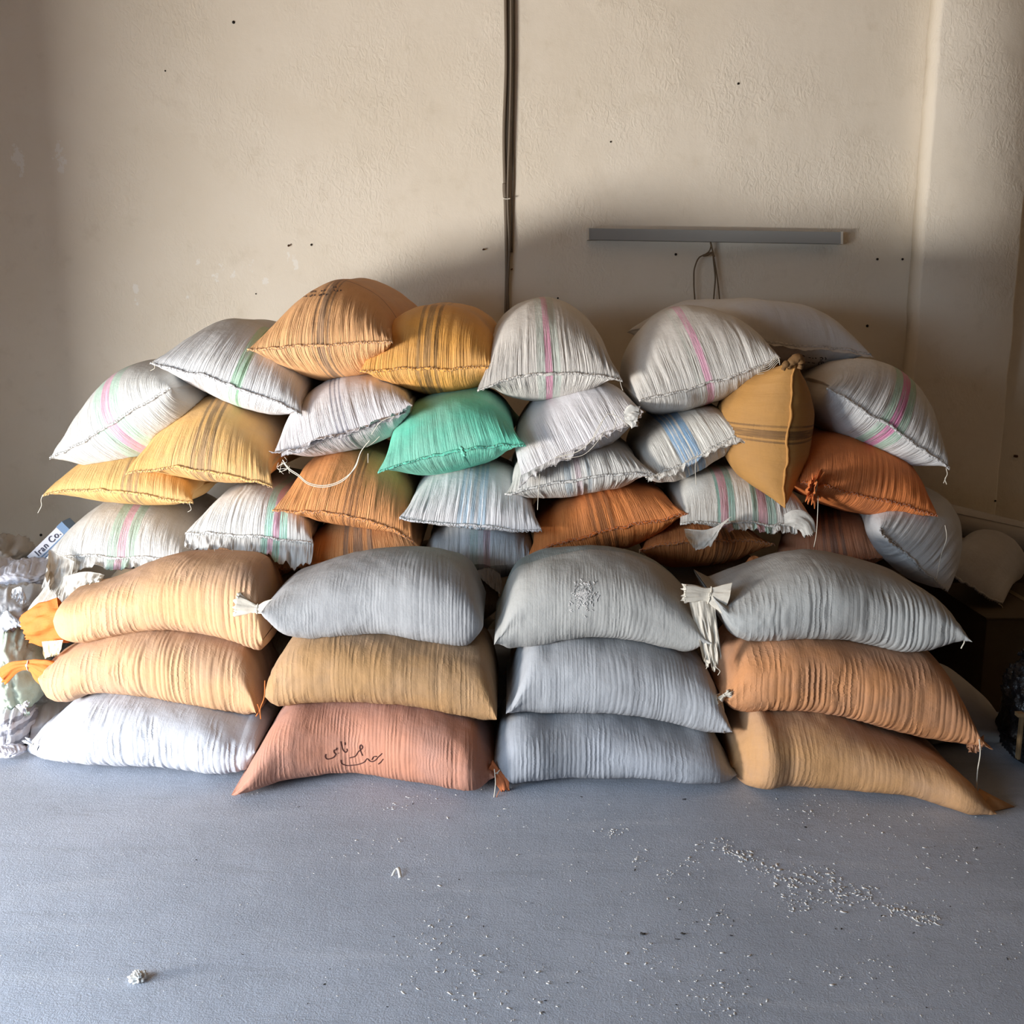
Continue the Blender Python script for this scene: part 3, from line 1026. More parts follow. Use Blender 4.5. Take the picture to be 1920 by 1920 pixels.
B8 = sack_end('brown orange sack with slanting grey bands, behind the pale grey ribbed sack', (1444, 1075), (1668, 1040), 78, 50, 3.62, sack_mat('cloth_brown_b8', lin(196, 134, 98), lin(170, 126, 104), 0.5, triple(0.02, lin(112, 92, 82), 0.8, 0.95), 27), seed=208, yaw=16)
B9 = sack_end('grey sack turned on edge with a slanting seam, below the rust sack with the knot', (1648, 992), (1775, 1110), 118, 36, 3.45, sack_mat('cloth_grey_b9', lin(196, 197, 198), lin(150, 142, 136), 0.3, (), 28, ga=0.25), seed=209, rnd=0.28, bw=1.12, ear=0.1, yaw=10, skew=10)

# second row
C1 = sack_end('pale yellow sack with grey brown lines, lowest on the end towards the white bags', (80, 926), (363, 946), 78, 26, 3.58, sack_mat('cloth_yellow_c1', lin(220, 178, 114), lin(204, 170, 124), 0.3, triple(0.03, lin(140, 118, 96), 0.75, 0.65), 30, ga=0.4), seed=301, sag=14, gather=0.7)
C3 = sack_end('orange sack with thin brown lines and drooping corner, under white sack with dangling cord', (511, 956), (778, 1004), 118, 30, 3.54, sack_mat('cloth_orange_c3', O1, lin(186, 138, 100), 0.55, triple(0.01, lin(124, 82, 54), 0.8, 0.55), 31, ga=0.7), seed=303, sag=12, droop=14, rnd=0.30, gather=1.2)
C4 = sack_end('grey white sack with blue stripes, under the teal green sack', (749, 968), (1016, 994), 92, 22, 3.52, sack_mat('cloth_blue_c4', lin(206, 205, 208), DUST_W, 0.35, lines(0.0, (-0.035, -0.018, 0.002, 0.022, 0.036), 0.0055, lin(150, 176, 196), 0.8), 32), seed=304, sag=-6, rnd=0.28, gather=1.25)
C5 = sack_end('grey white sack with faint pink and blue stripes and ragged seam, above rust orange sack', (946, 925), (1228, 886), 66, 42, 3.52, sack_mat('cloth_grey_c5', W_GREY, DUST_W, 0.35, ((-0.03, 0.010, lin(168, 184, 194), 0.7), (0.0, 0.009, lin(200, 176, 182), 0.7), (0.03, 0.006, lin(168, 184, 194), 0.6)), 33), seed=305, sag=6, gather=1.3)
C6 = sack_end('white sack with bright blue stripes and a folded hem, beside the upright ochre sack', (1212, 900), (1408, 808), 72, 44, 3.56, sack_mat('cloth_blue_c6', lin(214, 210, 202), DUST_W, 0.3, lines(-0.02, (-0.026, -0.013, 0.0, 0.016, 0.026), 0.0052, lin(110, 156, 196), 0.9), 34), seed=306, rnd=0.20, gather=1.2, bw=0.96)
C7 = sack_end('white torn sack with hanging flap and green and pink bands, under the upright ochre sack', (1275, 985), (1528, 985), 88, 22, 3.54, sack_mat('cloth_torn_c7', lin(208, 205, 198), DUST_W, 0.35, ((-0.06, 0.026, lin(104, 150, 138), 0.85), (-0.065, 0.012, lin(196, 140, 152), 0.85), (0.05, 0.036, lin(126, 164, 150), 0.85), (0.045, 0.014, lin(206, 148, 160), 0.85)), 35), seed=307, sag=4, bw=0.95)
C8 = sack_end('rust orange sack with gathered knot at one corner, under white sack with bold pink band', (1500, 905), (1757, 968), 104, 44, 3.50, sack_mat('cloth_rust_c8', O3, lin(178, 110, 72), 0.5, (), 36, ga=0.45), seed=308, sag=6, rnd=0.26, bw=0.97, seam_mat=sack_mat('seam_rust', O3, None, 0, (), 90))

# third row
D1 = sack_end('warm yellow sack with three dark bands, under the white sack with a green stripe', (236, 887), (512, 912), 136, 22, 3.54, sack_mat('cloth_yellow_d1', Y1, lin(204, 170, 132), 0.45, triple(0.0, lin(112, 92, 70), 0.8, 0.85), 40), seed=401, sag=18, rnd=0.32, lift=0.7, pt=1.85)
D2 = sack_end('white sack with thin grey lines, torn hem and dangling threads', (517, 850), (774, 762), 86, 48, 3.56, sack_mat('cloth_white_d2', lin(204, 200, 203), DUST_W, 0.3, lines(-0.005, (-0.012, 0.002, 0.016), 0.0028, lin(118, 116, 128), 0.85), 41), seed=402, sag=-4, rnd=0.26, seam=False, bw=0.95)
D3 = sack_end('teal green sack with a small knot on its front', (709, 888), (986, 832), 112, 42, 3.50, sack_mat('cloth_teal', lin(104, 194, 168), lin(150, 184, 168), 0.45, (), 42, ga=0.35), seed=403, sag=14, rnd=0.32, gather=0.7, lift=0.65)
D4 = sack_end('plain grey white sack with torn hem and stringy threads, beside the teal green sack', (976, 888), (1207, 772), 96, 44, 3.54, sack_mat('cloth_grey_d4', lin(210, 206, 208), DUST_W, 0.35, (), 43), seed=404, rnd=0.28, seam=False, bw=0.96, pitch=-1)

# top row
E1 = sack_end('white sack with pale green and pink band, tilted at the end towards the white bags', (96, 862), (322, 728), 98, 92, 3.60, sack_mat('cloth_e1', lin(206, 206, 203), DUST_W, 0.3, ((-0.0, 0.048, lin(176, 208, 190), 0.8), (0.0, 0.015, lin(222, 160, 190), 0.85)), 50, ga=0.38), seed=501, gather=0.6, rnd=0.30, yaw=14, bw=0.94, pitch=1, length=0.62)
E2 = sack_end('white sack with a single green stripe, tilted on the yellow sack', (283, 678), (568, 776), 112, 46, 3.60, sack_mat('cloth_e2', lin(208, 208, 209), DUST_W, 0.4, ((0.02, 0.017, lin(160, 204, 170), 0.8), (0.028, 0.003, lin(110, 160, 120), 0.8)), 51), seed=502, rnd=0.30, sag=6, gather=0.9, pitch=0)
E3 = sack_end('light orange sack with dark crossing lines and print, highest on the pile', (464, 653), (737, 640), 116, 68, 3.60, sack_mat('cloth_e3', lin(222, 168, 116), lin(190, 150, 118), 0.35, ((0.0, 0.011, lin(112, 96, 82), 0.8), (-0.022, 0.003, lin(112, 96, 82), 0.7), (0.022, 0.003, lin(112, 96, 82), 0.7)), 52, cross=((0.245, 0.0035, lin(112, 84, 60), 0.8),), ga=0.75), seed=503, rnd=0.30, gather=1.3, yaw=10, pt=1.72, pitch=0)
E4 = sack_end('golden yellow sack with three brown bands, above the teal green sack', (675, 694), (925, 690), 112, 54, 3.62, sack_mat('cloth_e4', lin(226, 164, 84), lin(200, 160, 116), 0.4, triple(0.0, lin(120, 92, 60), 0.8, 0.85), 53), seed=504, rnd=0.30, gather=0.9, bw=0.94, pt=2.1, yaw=5)
E5 = sack_end('tall grey white sack with a pink stripe edged faint green, beside the golden yellow sack', (895, 731), (1167, 716), 150, 42, 3.58, sack_mat('cloth_e5', lin(208, 202, 194), DUST_W, 0.35, ((0.0, 0.034, lin(178, 192, 180), 0.6), (0.0, 0.010, lin(216, 140, 170), 0.85)), 54, ga=0.8), seed=505, rnd=0.34, sag=22, gather=1.5, lift=0.75, pt=1.9, pitch=1)
E7 = sack_end('smooth white sack with printed marks and hemmed edge, lying high against wall under the lamp', (1372, 629), (1632, 664), 78, 42, 3.92, sack_mat('cloth_e7', lin(206, 204, 204), DUST_W, 0.3, (), 55, ga=0.12), seed=507, rnd=0.17, gather=0.35, yaw=-28, bw=0.94, length=0.70)
E6 = sack_end('grey white sack with a short pink stripe, leaning over the white sack with blue stripes', (1198, 752), (1462, 672), 126, 64, 3.58, sack_mat('cloth_e6', lin(208, 203, 196), DUST_W, 0.4, ((0.0, 0.010, lin(214, 130, 170), 0.85), (-0.03, 0.005, lin(186, 190, 180), 0.6)), 56, ga=0.55), seed=506, rnd=0.34, sag=-6, gather=1.2, lift=0.55, bw=1.0, length=0.62)
E8 = sack_end('ochre sack standing upright with a vertical seam and dark crossband', (1467, 952), (1492, 672), 104, 62, 3.46, sack_mat('cloth_e8', lin(174, 128, 70), lin(160, 122, 82), 0.3, ((-0.005, 0.012, lin(96, 70, 44), 0.85), (-0.026, 0.003, lin(96, 70, 44), 0.8), (0.018, 0.003, lin(96, 70, 44), 0.8)), 57, ga=0.1), seed=508, rnd=0.22, gather=0.25, yaw=4, length=0.6, bw=0.80, ear=0.10, seam_mat=sack_mat('seam_ochre', lin(184, 132, 72), None, 0, (), 91), stitch=False)
E9 = sack_end('white sack with a bold pink and green band, leaning by the pillar', (1549, 728), (1779, 880), 112, 60, 3.56, sack_mat('cloth_e9', lin(212, 210, 208), DUST_W, 0.3, ((0.005, 0.040, lin(146, 186, 160), 0.8), (0.005, 0.014, lin(214, 110, 166), 0.9)), 58), seed=509, rnd=0.30, gather=0.9, sag=6, pt=2.1)
E10 = sack_end('dim grey sack wedged behind the ochre sack and the sack with the bold pink band', (1440, 762), (1660, 716), 34, 50, 4.22, sack_mat('cloth_e10', lin(190, 184, 176), DUST_W, 0.3, (), 59), seed=510, length=0.44, seam=False)

# ------------------------------------------------------------------ sacks under the rear pile, behind the front stacks
def proj(x, y, z):
    c, s = math.cos(PITCH), math.sin(PITCH)
    zz = z - CAM_H
    dep = y * c - zz * s
    return (960 + FPX * x / dep, 960 - FPX * (y * s + zz * c) / dep)


m_under = sack_mat('cloth_under', lin(176, 156, 132), DUST_W, 0.4, (), 60)
for lay in range(2):
    for i in range(6):
        x, z = -1.42 + 0.545 * i + 0.05 * lay, 0.145 + 0.272 * lay
        y = 3.74
        h = 0.14 / mpp(y / 0.985)
        sack_end('dull brown sack buried under the rear pile behind the front stacks', proj(x - 0.255, y, z), proj(x + 0.255, y, z), h, h, y, m_under, seed=700 + lay * 10 + i, length=0.7, m=64, n=30, seam=False,
                 group='buried sacks behind the front stacks', floor=(lay == 0))

# ------------------------------------------------------------------ details of the front stacks
m_orange_in = sack_mat('cloth_orange_inside', lin(214, 116, 50), lin(206, 122, 66), 0.4, (), 61, ga=0.2)
m_liner = sack_mat('cloth_liner', lin(210, 206, 198), lin(192, 188, 180), 0.3, (), 62, ga=0.15)
m_cream = sack_mat('cloth_cream', lin(240, 228, 196), None, 0, (), 63, ga=0.15)
m_mouth = sack_mat('cloth_mouth', lin(206, 198, 184), lin(186, 178, 164), 0.4, (), 64, ga=0.2)

neck(F11, [(122, 1163), (100, 1168), (78, 1172), (50, 1178)], [42, 41, 38, 27], 3.40, m_orange_in, 3, 5, name='open_mouth', flat=0.55, amp=0.16)['label'] = 'bright orange open mouth of the sack'
sheet('liner_flap', [(78, 1203), (118, 1200)], [(84, 1234), (112, 1226)], 3.34, 3.30, m_cream, F11.root, seed=4, n=24, m=10)
neck(F12, [(105, 1268), (78, 1256), (62, 1249), (30, 1250), (4, 1268)], [30, 22, 9, 12, 15], 3.30, m_orange_in, 5, 5, tie=0.50, name='twisted_mouth', flat=0.6, amp=0.2)
thread(F12, [(483, 1320), (486, 1332), (480, 1343)], 3.20, 0.0022, THREAD_O)
thread(F22, [(497, 1276), (495, 1310), (488, 1330), (489, 1348)], 3.08, 0.0020, THREAD_O)
sheet('frayed_end', [(486, 1382), (478, 1400), (462, 1450)], [(478, 1385), (468, 1412), (455, 1452)], 3.19, 3.16, m_f13, F13.root, seed=7, n=50, m=8, fray=0.006)
neck(F13, [(72, 1402), (60, 1396), (50, 1388)], [8, 3, 6], 3.24, m_f13, 8, 4, tie=0.5, name='corner_tuft')
neck(F21, [(520, 1142), (500, 1140), (485, 1142), (466, 1138), (444, 1134)], [24, 14, 9, 15, 22], 3.22, m_mouth, 9, 6, tie=0.5, flat=0.5, amp=0.18)
neck(F23, [(918, 1436), (928, 1442), (938, 1455), (946, 1480)], [12, 6, 13, 8], 3.04, sack_mat('cloth_salmon_end', lin(206, 120, 74), lin(180, 110, 80), 0.3, (), 65), 10, 5, tie=0.33, flat=0.5, amp=0.2)
thread(F23, [(927, 1442), (929, 1465), (925, 1505)], 3.0, 0.0015)
thread(F23, [(940, 1475), (932, 1492), (930, 1498)], 3.0, 0.0010, THREAD_O)
thread(F23, [(455, 1478), (446, 1484), (450, 1490)], 3.02, 0.0012, THREAD_O)
neck(F41, [(1362, 1124), (1345, 1120), (1330, 1116), (1305, 1113), (1282, 1112)], [34, 22, 13, 16, 18], 3.14, m_mouth, 11, 6, tie=0.42, flat=0.5, amp=0.16)
sheet('torn_tail', [(1292, 1128), (1316, 1122), (1340, 1134)], [(1320, 1236), (1338, 1250), (1352, 1226)], 3.14, 3.07, m_mouth, F31.root, seed=12, n=60, m=26, ruffle=0.014, fray=0.016, folds=6)
thread(F31, [(1338, 1240), (1344, 1252), (1350, 1258), (1346, 1266)], 3.06, 0.0013)
thread(F31, [(1325, 1225), (1322, 1240), (1328, 1246), (1324, 1254)], 3.06, 0.0013)
sheet('frayed_end', [(1352, 1298), (1358, 1330), (1364, 1368)], [(1343, 1302), (1349, 1334), (1357, 1370)], 3.09, 3.06, m_mouth, F32.root, seed=13, n=50, m=8, fray=0.006)
neck(F32, [(1350, 1312), (1358, 1304), (1370, 1300)], [7, 3, 8], 3.06, m_mouth, 14, 4, tie=0.5, name='corner_tuft')
thread(F41, [(1803, 1192), (1808, 1204), (1804, 1212), (1802, 1216)], 3.04, 0.0022)
thread(F41, [(1803, 1192), (1812, 1200)], 3.04, 0.0018)
sheet('folded_corner', [(1812, 1398), (1832, 1388), (1845, 1378)], [(1818, 1410), (1832, 1410), (1844, 1396)], 3.0, 2.97, m_f42, F42.root, seed=15, n=30, m=10)
thread(F42, [(1836, 1386), (1838, 1410), (1833, 1445), (1831, 1484)], 2.96, 0.0020)
thread(F43, [(1838, 1506), (1840, 1514), (1838, 1521)], 2.95, 0.0020)
# flat tail on the floor
tl = [PF(1822, 1506, 0.03), PF(1836, 1478, 0.05), PF(1862, 1492, 0.035), PF(1902, 1512, 0.006), PF(1868, 1519, 0.004), PF(1840, 1519, 0.004)]
tl = np.array(tl)
ctr_ = tl.mean(0) + np.array([0, 0, 0.012])
vv = [ctr_] + list(tl) + [p - np.array([0, 0, 0.003]) for p in [ctr_] + list(tl)]
ff = []
for i in range(6):
    a, b = 1 + i, 1 + (i + 1) % 6
    ff += [(0, a, b), (7, b + 7, a + 7), (a, a + 7, b + 7, b)]
mesh_obj('flat_tail', vv, ff, m_f43, F43.root, uv=np.array(vv)[:, :2])
# dust and fluff stuck on the topmost grey sack of the third stack
rng = np.random.default_rng(5)
strokes = []
for i in range(170):
    a, r_ = rng.uniform(0, 6.28), abs(rng.normal(0, 1))
    x, y = 1096 + 13 * r_ * math.cos(a), 1114 + 17 * r_ * math.sin(a)
    strokes.append([(x, y), (x + rng.normal(0, 1.6), y + rng.normal(0, 2)), (x + rng.normal(0, 2.4), y + rng.normal(0, 3))])
pen(F31, strokes, 'fluff_patch', plain('fluff', lin(196, 192, 188), 0.95), 0.0016, 6)['kind'] = 'stuff'

# handwriting on the salmon sack (pixel strokes, crop origin 590,1370, 12.8 px per px)
hw = [[(1620, 545), (1530, 630), (1440, 720), (1370, 745), (1310, 720), (1265, 670), (1200, 745), (1080, 800), (900, 830), (720, 825), (640, 780), (625, 700)],
      [(1370, 700), (1420, 625), (1490, 620)], [(1645, 680), (1590, 750), (1525, 805)], [(1335, 840), (1340, 850)],
      [(835, 655), (980, 605), (1050, 500), (1110, 455), (1150, 400), (1105, 340), (1080, 390), (1100, 480), (1150, 600)],
      [(620, 255), (650, 380), (690, 480), (740, 520), (775, 490), (770, 430)], [(720, 280), (728, 345)],
      [(525, 410), (510, 460), (460, 470), (470, 530), (500, 560), (470, 620), (380, 670), (280, 675), (250, 620), (265, 560)], [(570, 530), (572, 545)]]
pen(F23, [[(590 + x / 12.8, 1370 + y / 12.8) for x, y in s] for s in hw], 'handwriting', INK, 0.0018, 40)['label'] = 'dark handwritten words'

# ------------------------------------------------------------------ details of the rear pile
hem(B1, 0.02, 0.98, 0.075, B1.mat, 21, 0.75, 0.012, [(0, 1.5), (0.15, 1.0), (0.35, 0.5), (0.5, 0.45), (0.7, 0.55), (0.85, 0.9), (1, 1.1)])
sheet('torn_flap', [(92, 1030), (112, 1040), (140, 1052)], [(88, 1078), (105, 1112), (128, 1118)], 3.58, 3.50, m_liner, B1.root, seed=22, n=40, m=24, ruffle=0.016, fray=0.012, folds=5)
sheet('torn_flap', [(118, 1082), (160, 1072), (196, 1078)], [(112, 1140), (150, 1112), (186, 1092)], 3.52, 3.46, m_liner, B1.root, seed=23, n=50, m=24, ruffle=0.018, fray=0.014, folds=7)
sheet('torn_flap', [(100, 1078), (122, 1090)], [(44, 1152), (98, 1156)], 3.56, 3.47, m_liner, B1.root, seed=24, n=36, m=24, ruffle=0.008, fray=0.004, folds=3)
hem(B2, 0.0, 1.0, 0.062, B2.mat, 25, 0.85, 0.012, [(0, 0.8), (0.3, 0.8), (0.6, 0.9), (0.85, 1.3), (1, 1.0)])
for k_, pts in enumerate(([(402, 1028), (404, 1050), (400, 1062)], [(418, 1035), (412, 1052)], [(436, 1030), (438, 1046)])):
    thread(B2, pts, 3.47, 0.0009)
sheet('torn_tail', [(893, 1070), (918, 1064), (938, 1076)], [(900, 1082), (926, 1104), (946, 1118)], 3.58, 3.52, sack_mat('cloth_grey_tail', lin(150, 146, 142), None, 0, (), 66), B5.root, seed=26, n=40, m=16, ruffle=0.010)
thread(B7, [(1200, 1030), (1196, 1042), (1192, 1044)], 3.55, 0.0012)
sheet('folded_corner', [(1392, 1062), (1412, 1042), (1436, 1052)], [(1380, 1075), (1412, 1080), (1438, 1072)], 3.54, 3.5, B7.mat, B7.root, seed=27, n=30, m=12)
sheet('hanging_flap', [(1283, 992), (1330, 992), (1372, 968)], [(1286, 1004), (1304, 1029), (1328, 1024), (1352, 988)], 3.51, 3.46, m_liner, C7.root, seed=28, n=50, m=22, ruffle=0.010, fray=0.006, folds=6)
hem(C7, 0.34, 0.86, 0.028, C7.mat, 29, 0.6, 0.008)
neck(C7, [(1470, 975), (1492, 972), (1510, 982), (1518, 1002)], [10, 17, 15, 11], 3.48, m_liner, 30, 4, name='curled_flap', flat=0.5, amp=0.18)
hem(C6, 0.02, 0.98, 0.028, C6.mat, 31, 0.35, 0.006, [(0, 0.7), (0.25, 1.2), (0.5, 0.7), (0.8, 1.2), (1, 1.4)])
thread(C6, [(1308, 846), (1304, 870), (1305, 909)], 3.50, 0.0011)
thread(D4, [(1012, 888), (1010, 915), (1008, 956)], 3.47, 0.0010)
# the gathered knot of the rust sack
neck(C8, [(1532, 913, 3.52), (1526, 915, 3.475), (1524, 916, 3.45), (1521, 917, 3.425)], [34, 20, 14, 25], 3.46, sack_mat('cloth_knot', lin(204, 118, 64), lin(186, 110, 66), 0.4, (), 67), 32, 9, tie=0.55, name='gathered_knot', flat=1.0, amp=0.3)
thread(C8, [(1534, 930), (1533, 965), (1530, 1005), (1526, 1026)], 3.42, 0.0014)
tuft = []
for i in range(26):
    x, y = 1708 + rng.uniform(0, 30), 968 + rng.uniform(-6, 16)
    tuft.append([(x, y), (x + rng.uniform(-4, 8), y + rng.uniform(4, 10))])
pen(C8, tuft, 'straw_tuft', plain('straw', lin(220, 170, 110), 0.9), 0.0012, 6)
thread(B9, [(1772, 985), (1775, 1005), (1765, 1040), (1756, 1085)], 3.38, 0.0012)
hem(B9, 0.0, 0.25, 0.02, B9.mat, 33, 0.2, 0.004)
# white sack with thin grey lines: open hem and the dangling cord
hem(D2, 0.0, 1.0, 0.055, D2.mat, 34, 0.25, 0.008, [(0, 0.9), (0.2, 1.1), (0.45, 1.0), (0.62, 0.7), (0.72, 1.2), (0.85, 0.8), (1, 0.7)], up=0.35)
hem(D2, 0.05, 0.95, 0.018, D2.mat, 35, 0.5, 0.004, name='inner_hem')
for dx, dy in ((0, 0), (3, -3)):
    thread(D2, [(530, 862), (541, 880 + dy), (560, 893 + dy), (575, 906 + dy), (598, 913 + dy), (625, 910 + dy), (648, 898 + dy), (666, 874 + dx), (678, 845), (694, 825)], 3.44, 0.0016, n=80, name='dangling_cord')
fz = []
for i in range(22):
    x, y = 533 + rng.normal(0, 7), 866 + rng.normal(0, 7)
    thread(D2, [(x, y), (x + rng.normal(0, 7), y + rng.uniform(4, 14)), (x + rng.normal(0, 9), y + rng.uniform(10, 22))], 3.45, 0.0008, n=8) if i < 8 else None
for pts in ([(688, 838), (700, 830), (712, 818)], [(690, 850), (690, 868)], [(696, 815), (715, 790), (740, 780)]):
    thread(D2, pts, 3.45, 0.0011)
# teal sack: knot and the darned line under it
tube('knot', px_line([(862, 838), (868, 843), (866, 849), (872, 850), (870, 855)], 3.452), 0.006, D3.mat, D3.root, 8, 16)
pen(D3, [[(868, 852), (878, 868), (888, 886), (892, 890)]], 'darned_line', sack_mat('cloth_teal_dark', lin(84, 160, 138), None, 0, (), 68), 0.0022)
# grey sack with torn hem and strings
hem(D4, 0.0, 0.98, 0.055, D4.mat, 36, 0.35, 0.010, [(0, 1.5), (0.2, 1.4), (0.4, 1.1), (0.6, 0.8), (0.8, 0.8), (1, 0.6)], up=0.25)
neck(D4, [(1170, 782), (1185, 780), (1196, 782)], [8, 19, 16], 3.46, m_liner, 37, 5, name='crumpled_liner', flat=0.4, amp=0.3)
for pts in ([(1040, 858), (1075, 850), (1105, 830), (1125, 795), (1140, 775)], [(1050, 856), (1085, 846), (1112, 822), (1130, 790)], [(1060, 860), (1095, 852), (1120, 828), (1138, 800)], [(1140, 775), (1160, 782), (1178, 800)],
            [(1148, 770), (1155, 790), (1150, 806)]):
    thread(D4, pts, 3.44, 0.0011)
thread(C1, [(81, 927), (77, 938), (78, 946), (71, 962)], 3.56, 0.0012)
thread(C1, [(355, 944), (358, 956), (352, 960)], 3.56, 0.0010)
thread(E1, [(286, 678), (290, 690), (282, 695)], 3.57, 0.0010)
thread(E9, [(1774, 878), (1776, 890), (1772, 898), (1775, 908)], 3.53, 0.0016)
thread(E9, [(1774, 895), (1769, 906)], 3.53, 0.0014)
thread(E5, [(1163, 716), (1165, 724), (1168, 732)], 3.55, 0.0010)
for dy in range(5):
    thread(E6, [(1420, 690 + dy * 3), (1440, 682 + dy * 4), (1458 + dy, 668 + dy * 3), (1462, 676 + dy * 2)], 3.54, 0.0011)
tube('mouth_fold', px_line([(1478, 690), (1487, 677), (1496, 672), (1502, 682), (1499, 692)], 3.45), np.array([5, 9, 10, 8, 5]).repeat(4) * mpp(3.45), E8.mat, E8.root, 10, 20)
tube('mouth_fold', px_line([(1468, 694), (1475, 682), (1484, 678)], 3.45), np.array([4, 7, 5]).repeat(4) * mpp(3.45), E8.mat, E8.root, 10, 12)
# smooth white sack: hem tape, pink tab, printed marks
hem(E7, 0.03, 1.0, 0.020, E7.mat, 38, 0.4, 0.003, name='hem_tape')
m_tab = plain('pink_tab', lin(196, 120, 150), 0.7)
tab_ = sheet('corner_tab', [(1378, 626), (1392, 628)], [(1378, 638), (1392, 640)], 3.88, 3.87, m_tab, E7.root, n=10, m=6, ruffle=0.001, fray=0)
tab_['label'] = 'pink corner tab'
tube('hem_loop', px_line([(1391, 624), (1379, 623), (1375, 630), (1377, 639), (1390, 640)], 3.87), 0.0022, THREAD, E7.root, 6, 24)
pr = [[(1483, 667), (1490, 665)], [(1494, 666), (1502, 665)], [(1504, 666), (1509, 668)], [(1516, 670), (1520, 671)], [(1523, 671), (1525, 672)], [(1528, 671), (1531, 672)], [(1537, 671), (1542, 671), (1543, 674)], [(1547, 670), (1549, 673), (1547, 675)],
      [(1537, 675), (1542, 675)], [(1508, 678), (1512, 679)], [(1514, 679), (1519, 680)], [(1522, 680), (1528, 681)],
      [(1539, 678), (1544, 679), (1545, 683), (1541, 686), (1536, 684), (1535, 680), (1539, 678)], [(1540, 680), (1540, 684)]]
pen(E7, pr, 'printed_marks', PRINT, 0.0016, 14)
pr3 = []
for x, y in ((562, 557), (566, 556), (569, 555), (573, 555), (581, 555), (584, 553), (589, 553), (598, 553), (601, 552), (606, 551), (611, 552), (582, 547), (586, 546), (590, 546), (602, 545), (607, 544), (625, 538), (629, 538), (626, 544), (632, 545), (638, 544)):
    pr3.append([(x, y + 2), (x + 1, y - 1), (x + 2.2, y + 1.5)])
pen(E3, pr3, 'printed_marks', PRINT, 0.0011, 6)

# ------------------------------------------------------------------ bags and packets at the left end


def lumpy_bag(name, label, cat, c, rx, ry, y, depth, mat, seed=1, crumple=0.02, group=None, p=2.3, n=64, m=96, tie=None, floor=False, tilt=0.0):
    C0 = P(c[0], c[1], y)
    k = mpp(y)
    th = np.linspace(0, np.pi, n)[:, None]
    ph = np.linspace(0, 2 * np.pi, m, endpoint=False)[None]
    f = lambda v: np.sign(v) * np.abs(v) ** (2 / p)
    x = f(np.sin(th)) * f(np.cos(ph))
    yv = f(np.sin(th)) * f(np.sin(ph))
    z = f(np.cos(th)) + 0 * ph
    N = np.stack([x, yv, z], -1)
    a, b = N[..., 0] * 2.2 + N[..., 1] * 1.3, N[..., 2] * 2.2 - N[..., 1] * 0.9
    d = crumple * (1 - 2 * np.abs(n2(a * 1.7 + seed, b * 1.5, seed))) + 0.6 * crumple * (1 - 2 * np.abs(n2(a * 3.9, b * 4.3, seed + 1))) + 0.3 * crumple * n2(a * 11, b * 10, seed + 2)
    V = np.stack([x * rx * k, yv * depth, z * ry * k], -1)
    V = V + N * d[..., None]
    ca, sa = math.cos(tilt), math.sin(tilt)
    V = np.stack([V[..., 0] * ca - V[..., 2] * sa, V[..., 1], V[..., 0] * sa + V[..., 2] * ca], -1) + C0
    if floor:
        V[..., 2] = np.maximum(V[..., 2], 0.002)
    V = give_way(V)
    root = thing(name, label, cat, (C0[0], C0[1], float(V[..., 2].min())), group)
    uv = np.stack([np.broadcast_to((V[..., 0] - C0[0]), x.shape), V[..., 2] - C0[2]], -1).reshape(-1, 2)
    o = Sack()
    o.root, o.mat, o.V, o.C0 = root, mat, V, C0
    o.body = mesh_obj('body', V.reshape(-1, 3), grid_faces(n, m, True), mat, root, uv)
    return o


m_bagw = sack_mat('film_white', lin(212, 214, 218), lin(196, 198, 204), 0.4, (), 70, ga=0.05)
m_bagl = sack_mat('film_lilac', lin(206, 206, 216), lin(192, 192, 202), 0.4, (), 71, ga=0.05)
m_bagg = sack_mat('film_pale_green', lin(196, 208, 188), lin(206, 214, 206), 0.4, (), 72, ga=0.03)
m_bags = sack_mat('film_grey_striped', lin(228, 228, 234), None, 0, (), 73, cross=((-0.065, 0.009, lin(150, 150, 160), 0.8), (-0.02, 0.007, lin(160, 160, 170), 0.8), (0.028, 0.010, lin(150, 150, 160), 0.85), (0.062, 0.007, lin(140, 140, 150), 0.8)), ga=0.05)
m_film = sack_mat('film_clear_grey', lin(190, 186, 182), lin(172, 168, 164), 0.5, (), 74, ga=0.05)

Gw = 'white bags heaped at the end of the pile'
lumpy_bag('plastic_bag', 'grey crumpled plastic film lying highest on the bag heap against the wall', 'bag', (-6, 1046), 54, 32, 4.25, 0.18, m_film, 801, 0.016, Gw)
Lf = lumpy_bag('plastic_bag', 'lilac white crumpled bag under the packet with the blue end', 'bag', (10, 1092), 70, 30, 3.86, 0.20, m_bagl, 802, 0.014, Gw, tilt=-0.1)
lumpy_bag('plastic_bag', 'lilac white flat bag lying below the crumpled plastic film', 'bag', (56, 1076), 46, 20, 3.84, 0.15, m_bagl, 811, 0.008, Gw, tilt=-0.12)
Lw = lumpy_bag('plastic_bag', 'white puffy bag with a torn film tuft above the pale green bag', 'bag', (22, 1146), 70, 50, 3.62, 0.2, m_bagw, 803, 0.010, Gw)
sheet('film_tuft', [(22, 1105), (38, 1100), (48, 1118)], [(20, 1118), (36, 1130), (48, 1132)], 3.43, 3.40, m_bagw, Lw.root, seed=9, n=30, m=12, ruffle=0.012)
sheet('film_tuft', [(-10, 1175), (14, 1145), (30, 1160)], [(0, 1188), (20, 1178), (52, 1172)], 3.45, 3.40, m_bagw, Lw.root, seed=10, n=30, m=12, ruffle=0.012)
Lg = lumpy_bag('plastic_bag', 'pale green bulging bag tied at its lower end beside the twisted orange mouth', 'bag', (34, 1250), 46, 88, 3.50, 0.16, m_bagg, 804, 0.008, Gw, p=2.1)
neck(Lg, [(42, 1318), (45, 1328), (48, 1340)], [10, 4, 8], 3.40, m_bagg, 11, 5, tie=0.5)
